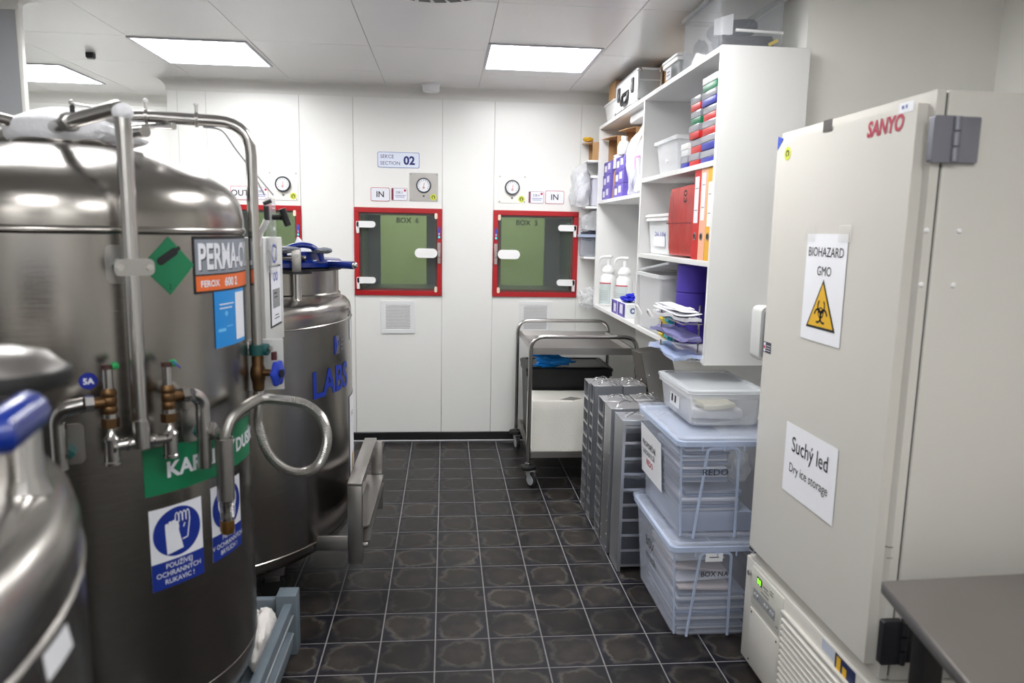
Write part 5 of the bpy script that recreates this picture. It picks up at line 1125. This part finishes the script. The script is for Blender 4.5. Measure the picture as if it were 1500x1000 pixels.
bm = BM(); blob(bm, (.735, -.53, .692), (.11, .04, .032), 51, .45, 2.2, 4); blob(bm, (.66, -.50, .722), (.085, .022, .014), 52, .4, 2.2); blob(bm, (.67, -.545, .664), (.075, .03, .012), 53, .4, 2.2); single('blue_shoe_covers', bm, CYANB, 'crumpled bright blue film overshoes on the black crate lid', 'overshoes', (.68, -.5, .657))
# leaning steel cover
t = thing('steel_chute', 'folded stainless steel cover leaning between the cart and shelf', 'cover', (1.15, -1.45, 0))
A, Bv, Dv = Vector((1.09, -1.30, .868)), Vector((.165, .02, .028)), Vector((.085, -.50, -.866)).normalized()
Nn = Bv.cross(Dv).normalized(); 
if Nn.y > 0: Nn = -Nn
bm = BM(); L_ = .90; th_ = Vector((-.035, .07, .008))
prism(bm, [A, A+Bv, A+Bv+Dv*L_, A+Dv*L_], Nn*.003); part('front_sheet', bm, SHEET, t)
bm = BM(); prism(bm, [A+Nn*.003, A+th_, A+th_+Dv*L_, A+Dv*L_+Nn*.003], Bv.normalized()*.003); part('side_flange', bm, mat('shaded stainless flange', (96, 93, 90), .35, 1), t)  # side of the same folded sheet, its shade put into a darker colour
bm = BM(); prism(bm, [A, A+Bv, A+Bv+th_*.8, A+th_], Vector((0, 0, .004))); part('top_flange', bm, SHEET, t)
for k in range(6): 
    p = A+Bv*.14+Dv*(.13+.1*k); part('rivet', blob(BM(), p-Nn*0+Nn*.003*(1), (.005, .005, .005), 1, 0, sub=2), STEEL2, t)
    p = A+th_*.5+Dv*(.16+.1*k); part('rivet', blob(BM(), p, (.005, .005, .005), 1, 0, sub=2), STEEL2, t)

# ------------------------------------------------------------------ cryo racks on the floor
def rack(kind, w, d, h, n, label, loc, rz=0):
    """local frame: -x is the side towards the aisle, -y towards the camera; open: 'x' or 'y'"""
    t = thing('cryo_rack', label, 'rack', (0, 0, 0), group='steel racks standing on the floor')
    s = .0015; x0, x1, y0, y1 = 0, d, 0, w
    if kind == 'x':
        for y in (y0, y1-s): part('side_sheet', box(BM(), x0, x1, y, y+s, .004, h), RACKST, t)
        part('back_sheet', box(BM(), x1-s, x1, y0+s, y1-s, .004, h), RACKST, t)
        for k in range(n):
            z = .006+k*(h-.03)/n; part('shelf', box(box(BM(), x0+.001, x1-s, y0+s, y1-s, z, z+.003), x0-.0015, x0+.001, y0+.001, y1-.001, z, z+.011), ALU, t)
        bm = BM()
        for y in (y0, y1-.008): box(bm, x0-.001, x0+.003, y, y+.008, .004, h)
        part('front_edge', bm, RACKST, t)
    else:
        for x in (x0, x1-s): part('side_sheet', box(BM(), x, x+s, y0, y1, .004, h), RACKST, t)
        part('back_sheet', box(BM(), x0+s, x1-s, y1-s, y1, .004, h), RACKST, t)
        for k in range(n+1):
            z = .03+k*(h-.06)/n; part('shelf', box(BM(), x0+s, x1-s, y0+.002, y1-s, z, z+.003), RACKST, t); part('rung', box(BM(), x0+s, x1-s, y0-.001, y0+.002, z-.003, z+.009), RACKST, t)
        bm = BM()
        for x in (x0, x1-.014): box(bm, x, x+.014, y0-.002, y0+.001, .004, h)
        box(bm, x0+.014, x1-.014, y0-.002, y0+.001, h-.018, h); part('front_edge', bm, RACKST, t)
    top = part('top_plate', box(BM(), x0-.001, x1+.001, y0-.001, y1+.001, h, h+.004, .001, 1), ALU if kind == 'x' else RACKST, t)
    bm = BM(); box(bm, x0+d*.62, x0+d*.70, y0, y1, h+.004, h+.007); part('top_strap', bm, RACKST, top)
    bm = BM(); cx, cy = x0+d*.5, y0+w*.5
    tube(bm, spline([(cx-.05, cy-.03, h+.006), (cx-.02, cy-.028, h+.022), (cx+.02, cy+.028, h+.022), (cx+.05, cy+.03, h+.006)], 5), .0022, 6)
    tube(bm, spline([(cx-.04, cy+.03, h+.006), (cx-.01, cy+.02, h+.018), (cx+.02, cy-.028, h+.018), (cx+.05, cy-.03, h+.006)], 5), .0022, 6); part('wire_handle', bm, STEEL2, top)
    bm = BM()
    if kind == 'c':
        pass
    t.location = loc; t.rotation_euler = (0, 0, rz); return t
def closed_rack(w, d, h, label, loc):
    t = thing('cryo_rack', label, 'rack', (0, 0, 0), group='steel racks standing on the floor'); s = .0015
    part('front_sheet', box(BM(), 0, s, 0, w, .004, h), mat('bright rack sheet', (206, 208, 214), .32, 1), t)
    for y in (0, w-s): part('side_sheet', box(BM(), s, d, y, y+s, .004, h), RACKST, t)
    part('back_sheet', box(BM(), d-s, d, s, w-s, .004, h), RACKST, t)
    top = part('top_plate', box(BM(), -.001, d+.001, -.001, w+.001, h, h+.004, .001, 1), ALU, t)
    bm = BM(); tube(bm, spline([(.03, .02, h+.006), (.05, .05, h+.02), (.09, .10, h+.02), (.12, .12, h+.006)], 5), .0022, 6); part('wire_handle', bm, STEEL2, top)
    for k in range(11): 
        for y in (.012, w-.012): part('rivet', blob(BM(), (-.0005, y, .03+k*.066), (.002, .003, .003), 1, 0, sub=1), WPL, t)
    t.location = loc; return t
RX = .795
rack('x', .125, .15, .718, 10, 'narrow steel rack at the far end of the rack row', (RX, -1.375, 0))
rack('x', .085, .15, .722, 10, 'narrow steel rack second from the far end, plain side showing', (RX+.008, -1.468, 0))
rack('x', .125, .15, .705, 12, 'steel rack in the middle of the row, slots open to the aisle', (RX+.003, -1.742, 0))
closed_rack(.14, .15, .705, 'bright closed steel rack with rivets, third of the row from the clear boxes', (RX+.004, -1.896, 0))
r5 = rack('y', .155, .15, .70, 9, 'steel rack with ladder slots facing the camera, beside the clear boxes', (RX+.012, -2.09, 0))
r6 = rack('y', .155, .15, .70, 9, 'rear steel rack tucked behind the ladder slot rack', (RX+.168, -2.065, 0))
rack('x', .125, .122, .716, 10, 'rear steel rack in the far pair, handle crossed on top', (RX+.158, -1.375, 0))
rack('x', .085, .122, .722, 10, 'rear steel rack behind the plain sided one', (RX+.164, -1.468, 0))
rack('x', .125, .122, .71, 12, 'rear steel rack behind the middle rack', (RX+.158, -1.742, 0))
closed_rack(.14, .122, .71, 'rear closed steel rack behind the bright riveted one', (RX+.158, -1.896, 0))

# ------------------------------------------------------------------ clear storage boxes
def crate(x0, x1, y0, y1, z0, z1, label):
    t = tub('storage_box', label, 'box', x0, x1, y0, y1, z0, z1, .035, CLEAR, CLEARRIB, lid=True, wall=.0025, rim=.012, r=.03, lidm=mat('clear lid', (206, 215, 234), .25, clear=.87))
    # raised handle frame on the front
    f = lambda u, v: (x0+.04+u, y0+.035-.023*(v-z0)/(z1-z0)-.006, v)
    w = x1-x0-.08; h = z1-z0
    bm = BM(); P = [f(.045, z0+.004), f(.075, z0+h*.93), f(.192, z0+h*.93), f(.205, z0+.004)]
    tube(bm, fillet(P, .02, 3), .0055, 8); part('handle_frame', bm, CLEARRIB, t)
    for x in (x0+.02, x1-.02): part('corner_rib', tube(BM(), [(x+.02*(1 if x < (x0+x1)/2 else -1), y0+.04, z0+.01), (x, y0+.022, z1-.02)], .004, 8), CLEARRIB, t)
    for k in (.15, .4, .62): part('rim_rib', box(BM(), x0+w*k+.04, x0+w*k+.044, y0-.004, y0+.004, z1-.034, z1-.015), CLEARRIB, t)
    return t
lo = crate(.862, 1.275, -2.665, -2.098, .002, .372, 'blue tinted clear storage box at the bottom of the stack')
up = crate(.868, 1.28, -2.66, -2.098, .391, .772, 'blue tinted clear storage box in the middle of the stack')
sm = tub('storage_box', 'small flat clear box with lid on top of the stack', 'box', .945, 1.25, -2.53, -2.115, .791, .918, .02, mat('whitish clear plastic', (236, 238, 242), .25, clear=.80), CLEARW, lid=True, wall=.002, rim=.008, r=.025, lidm=mat('clear lid whitish', (224, 228, 232), .25, clear=.78))
mx = plane_map((.945, 0, 0), (0, -1, 0), (0, 0, 1), (-1, 0, 0)); s = print_('label', [rect(2.26, 2.38, .825, .885)], mx, -.012, PAPER, sm, thick=.0006); print_('label_print', [rect(2.28, 2.30, .84, .87), rect(2.32, 2.34, .84, .87)], mx, -.0112, INK, s)
bm = BM(); box(bm, .985, 1.19, -2.45, -2.20, .80, .84, .01); subd(bm, 4); crumple(bm, .022, 12, 3); single('white_tissue', bm, PAPER, 'white tissue papers inside the small flat clear box', 'papers', (1.09, -2.32, .797))
bm = BM(); box(bm, 1.02, 1.15, -2.48, -2.36, .85, .868, .004); subd(bm, 3); crumple(bm, .01, 15, 6); single('yellowish_packet', bm, mat('yellowish paper', (236, 230, 206), .6), 'pale yellowish packet on the tissue in the small clear box', 'packet', (1.08, -2.42, .85))
def lean(z): return z
# sheet with red writing behind the aisle wall of the middle box
t = thing('box_notice', 'white sheet with red word stuck on the middle storage box, facing the aisle', 'notice', (.875, -2.35, .5))
def side_map(x, k): return (lambda u, v, d: Vector((x+k*(1-(v-.39)/.38)-d, -u, v))), 0
SM = side_map(.874, .024)
print_('paper', [[(2.14, .50), (2.435, .50), (2.435, .70), (2.14, .715)]], SM, .0045, PAPER, t, thick=.0005)
text('PROPORČNÍ', SM, 2.165, .625, .034, INK, t, .0055, .01); text('LABORATOŘ', SM, 2.165, .59, .03, INK, t, .0055); text('REDO', SM, 2.22, .55, .036, SRED, t, .0055, .015)
def front_map(y, k, z0, h): return (lambda u, v, d: Vector((u, y+k*(1-(v-z0)/h)-d, v))), 0
FMU = front_map(-2.655, .024, .39, .38); text('REDO', FMU, .965, .645, .034, INK, up, .006, .005, sx=1.1)
FML = front_map(-2.66, .024, 0, .37); s = print_('label', [rect(.994, 1.06, .315, .349)], FML, .006, PAPER, lo); print_('label_print', [rect(1.008, 1.045, .331, .335)], FML, .0068, INK, s); text('BOX NA', FML, .98, .255, .028, INK, lo, .006, .005)
SML = side_map(.868, .024); fl_ = SML[0]; SML2 = ((lambda u, v, d: fl_(u, v+.39, d)-Vector((0, 0, .39))), 0)
text('BOX', SML2, 2.30, .235, .06, INK, lo, .005, .005); text('mrazák', SML2, 2.30, .18, .05, INK, lo, .005, .005)
# flat packs inside
FP1 = [mat('grey flat pack', (150, 160, 180), .5), mat('pale flat pack', (206, 210, 222), .5), mat('blue grey flat pack', (126, 140, 168), .5)]
for k in range(16):
    bm = BM(); j = rnd.uniform(-.012, .012); z = .585+k*.0108; box(bm, .925+j, 1.10+j, -2.56+j, -2.25, z, z+.0085, .001, 1); single('flat_pack', bm, FP1[(k*2) % 3], 'thin flat pack, %s of the tall pile in the middle storage box' % nth(k), 'pack', (1.01, -2.4, z), 'flat packs piled in the middle storage box')
for k in range(6):
    bm = BM(); j = rnd.uniform(-.012, .012); z = .478+k*.0125; box(bm, .93+j, 1.15+j, -2.57+j, -2.22, z, z+.010, .001, 1); single('flat_pack', bm, FP1[(k+1) % 3], 'thicker flat pack, %s of those under the tall pile, middle storage box' % nth(k), 'pack', (1.03, -2.4, z), 'pale flat packs low in the middle storage box')
bm = BM(); box(bm, .92, 1.20, -2.58, -2.16, .396, .476, .01); single('wrapped_bundle', bm, mat('bluish wrapped bundle', (176, 188, 214), .4, clear=.3), 'pale bluish wrapped bundle on the floor of the middle storage box', 'bundle', (1.06, -2.36, .396))
bm = BM(); blob(bm, (1.165, -2.5, .63), (.04, .05, .06), 61, .4, 3); single('film_wad', bm, CLEARW, 'crumpled film wad right of the pile in the middle storage box', 'film', (1.165, -2.5, .57))
for k in range(11):
    bm = BM(); j = rnd.uniform(-.014, .014); z = .008+k*.0135; box(bm, .925+j, 1.19+j, -2.59+j, -2.20, z, z+.0105, .001, 1); single('flat_pack', bm, FP1[(k*2+1) % 3], 'flat pack, %s of the pile inside the bottom storage box' % nth(k), 'pack', (1.05, -2.4, z), 'flat packs piled in the bottom storage box')
for k, (z, a) in enumerate(((.172, 2), (.196, -4), (.222, 5), (.25, -2))):
    bm = BM(); box(bm, .92, 1.13, -2.60+.03*k, -2.22, z, z+.009, .001, 1); bmesh.ops.rotate(bm, verts=bm.verts[:], cent=(1.02, -2.4, z), matrix=Matrix.Rotation(R(a), 3, 'Y')); single('folded_board', bm, FP1[1] if k % 2 else mat('pinkish board', (206, 196, 196), .6), 'loose board lying tilted in the bottom storage box, %s of four' % ('lowest', 'second', 'third', 'topmost')[k], 'board', (1.02, -2.4, z), 'loose boards in the bottom storage box')
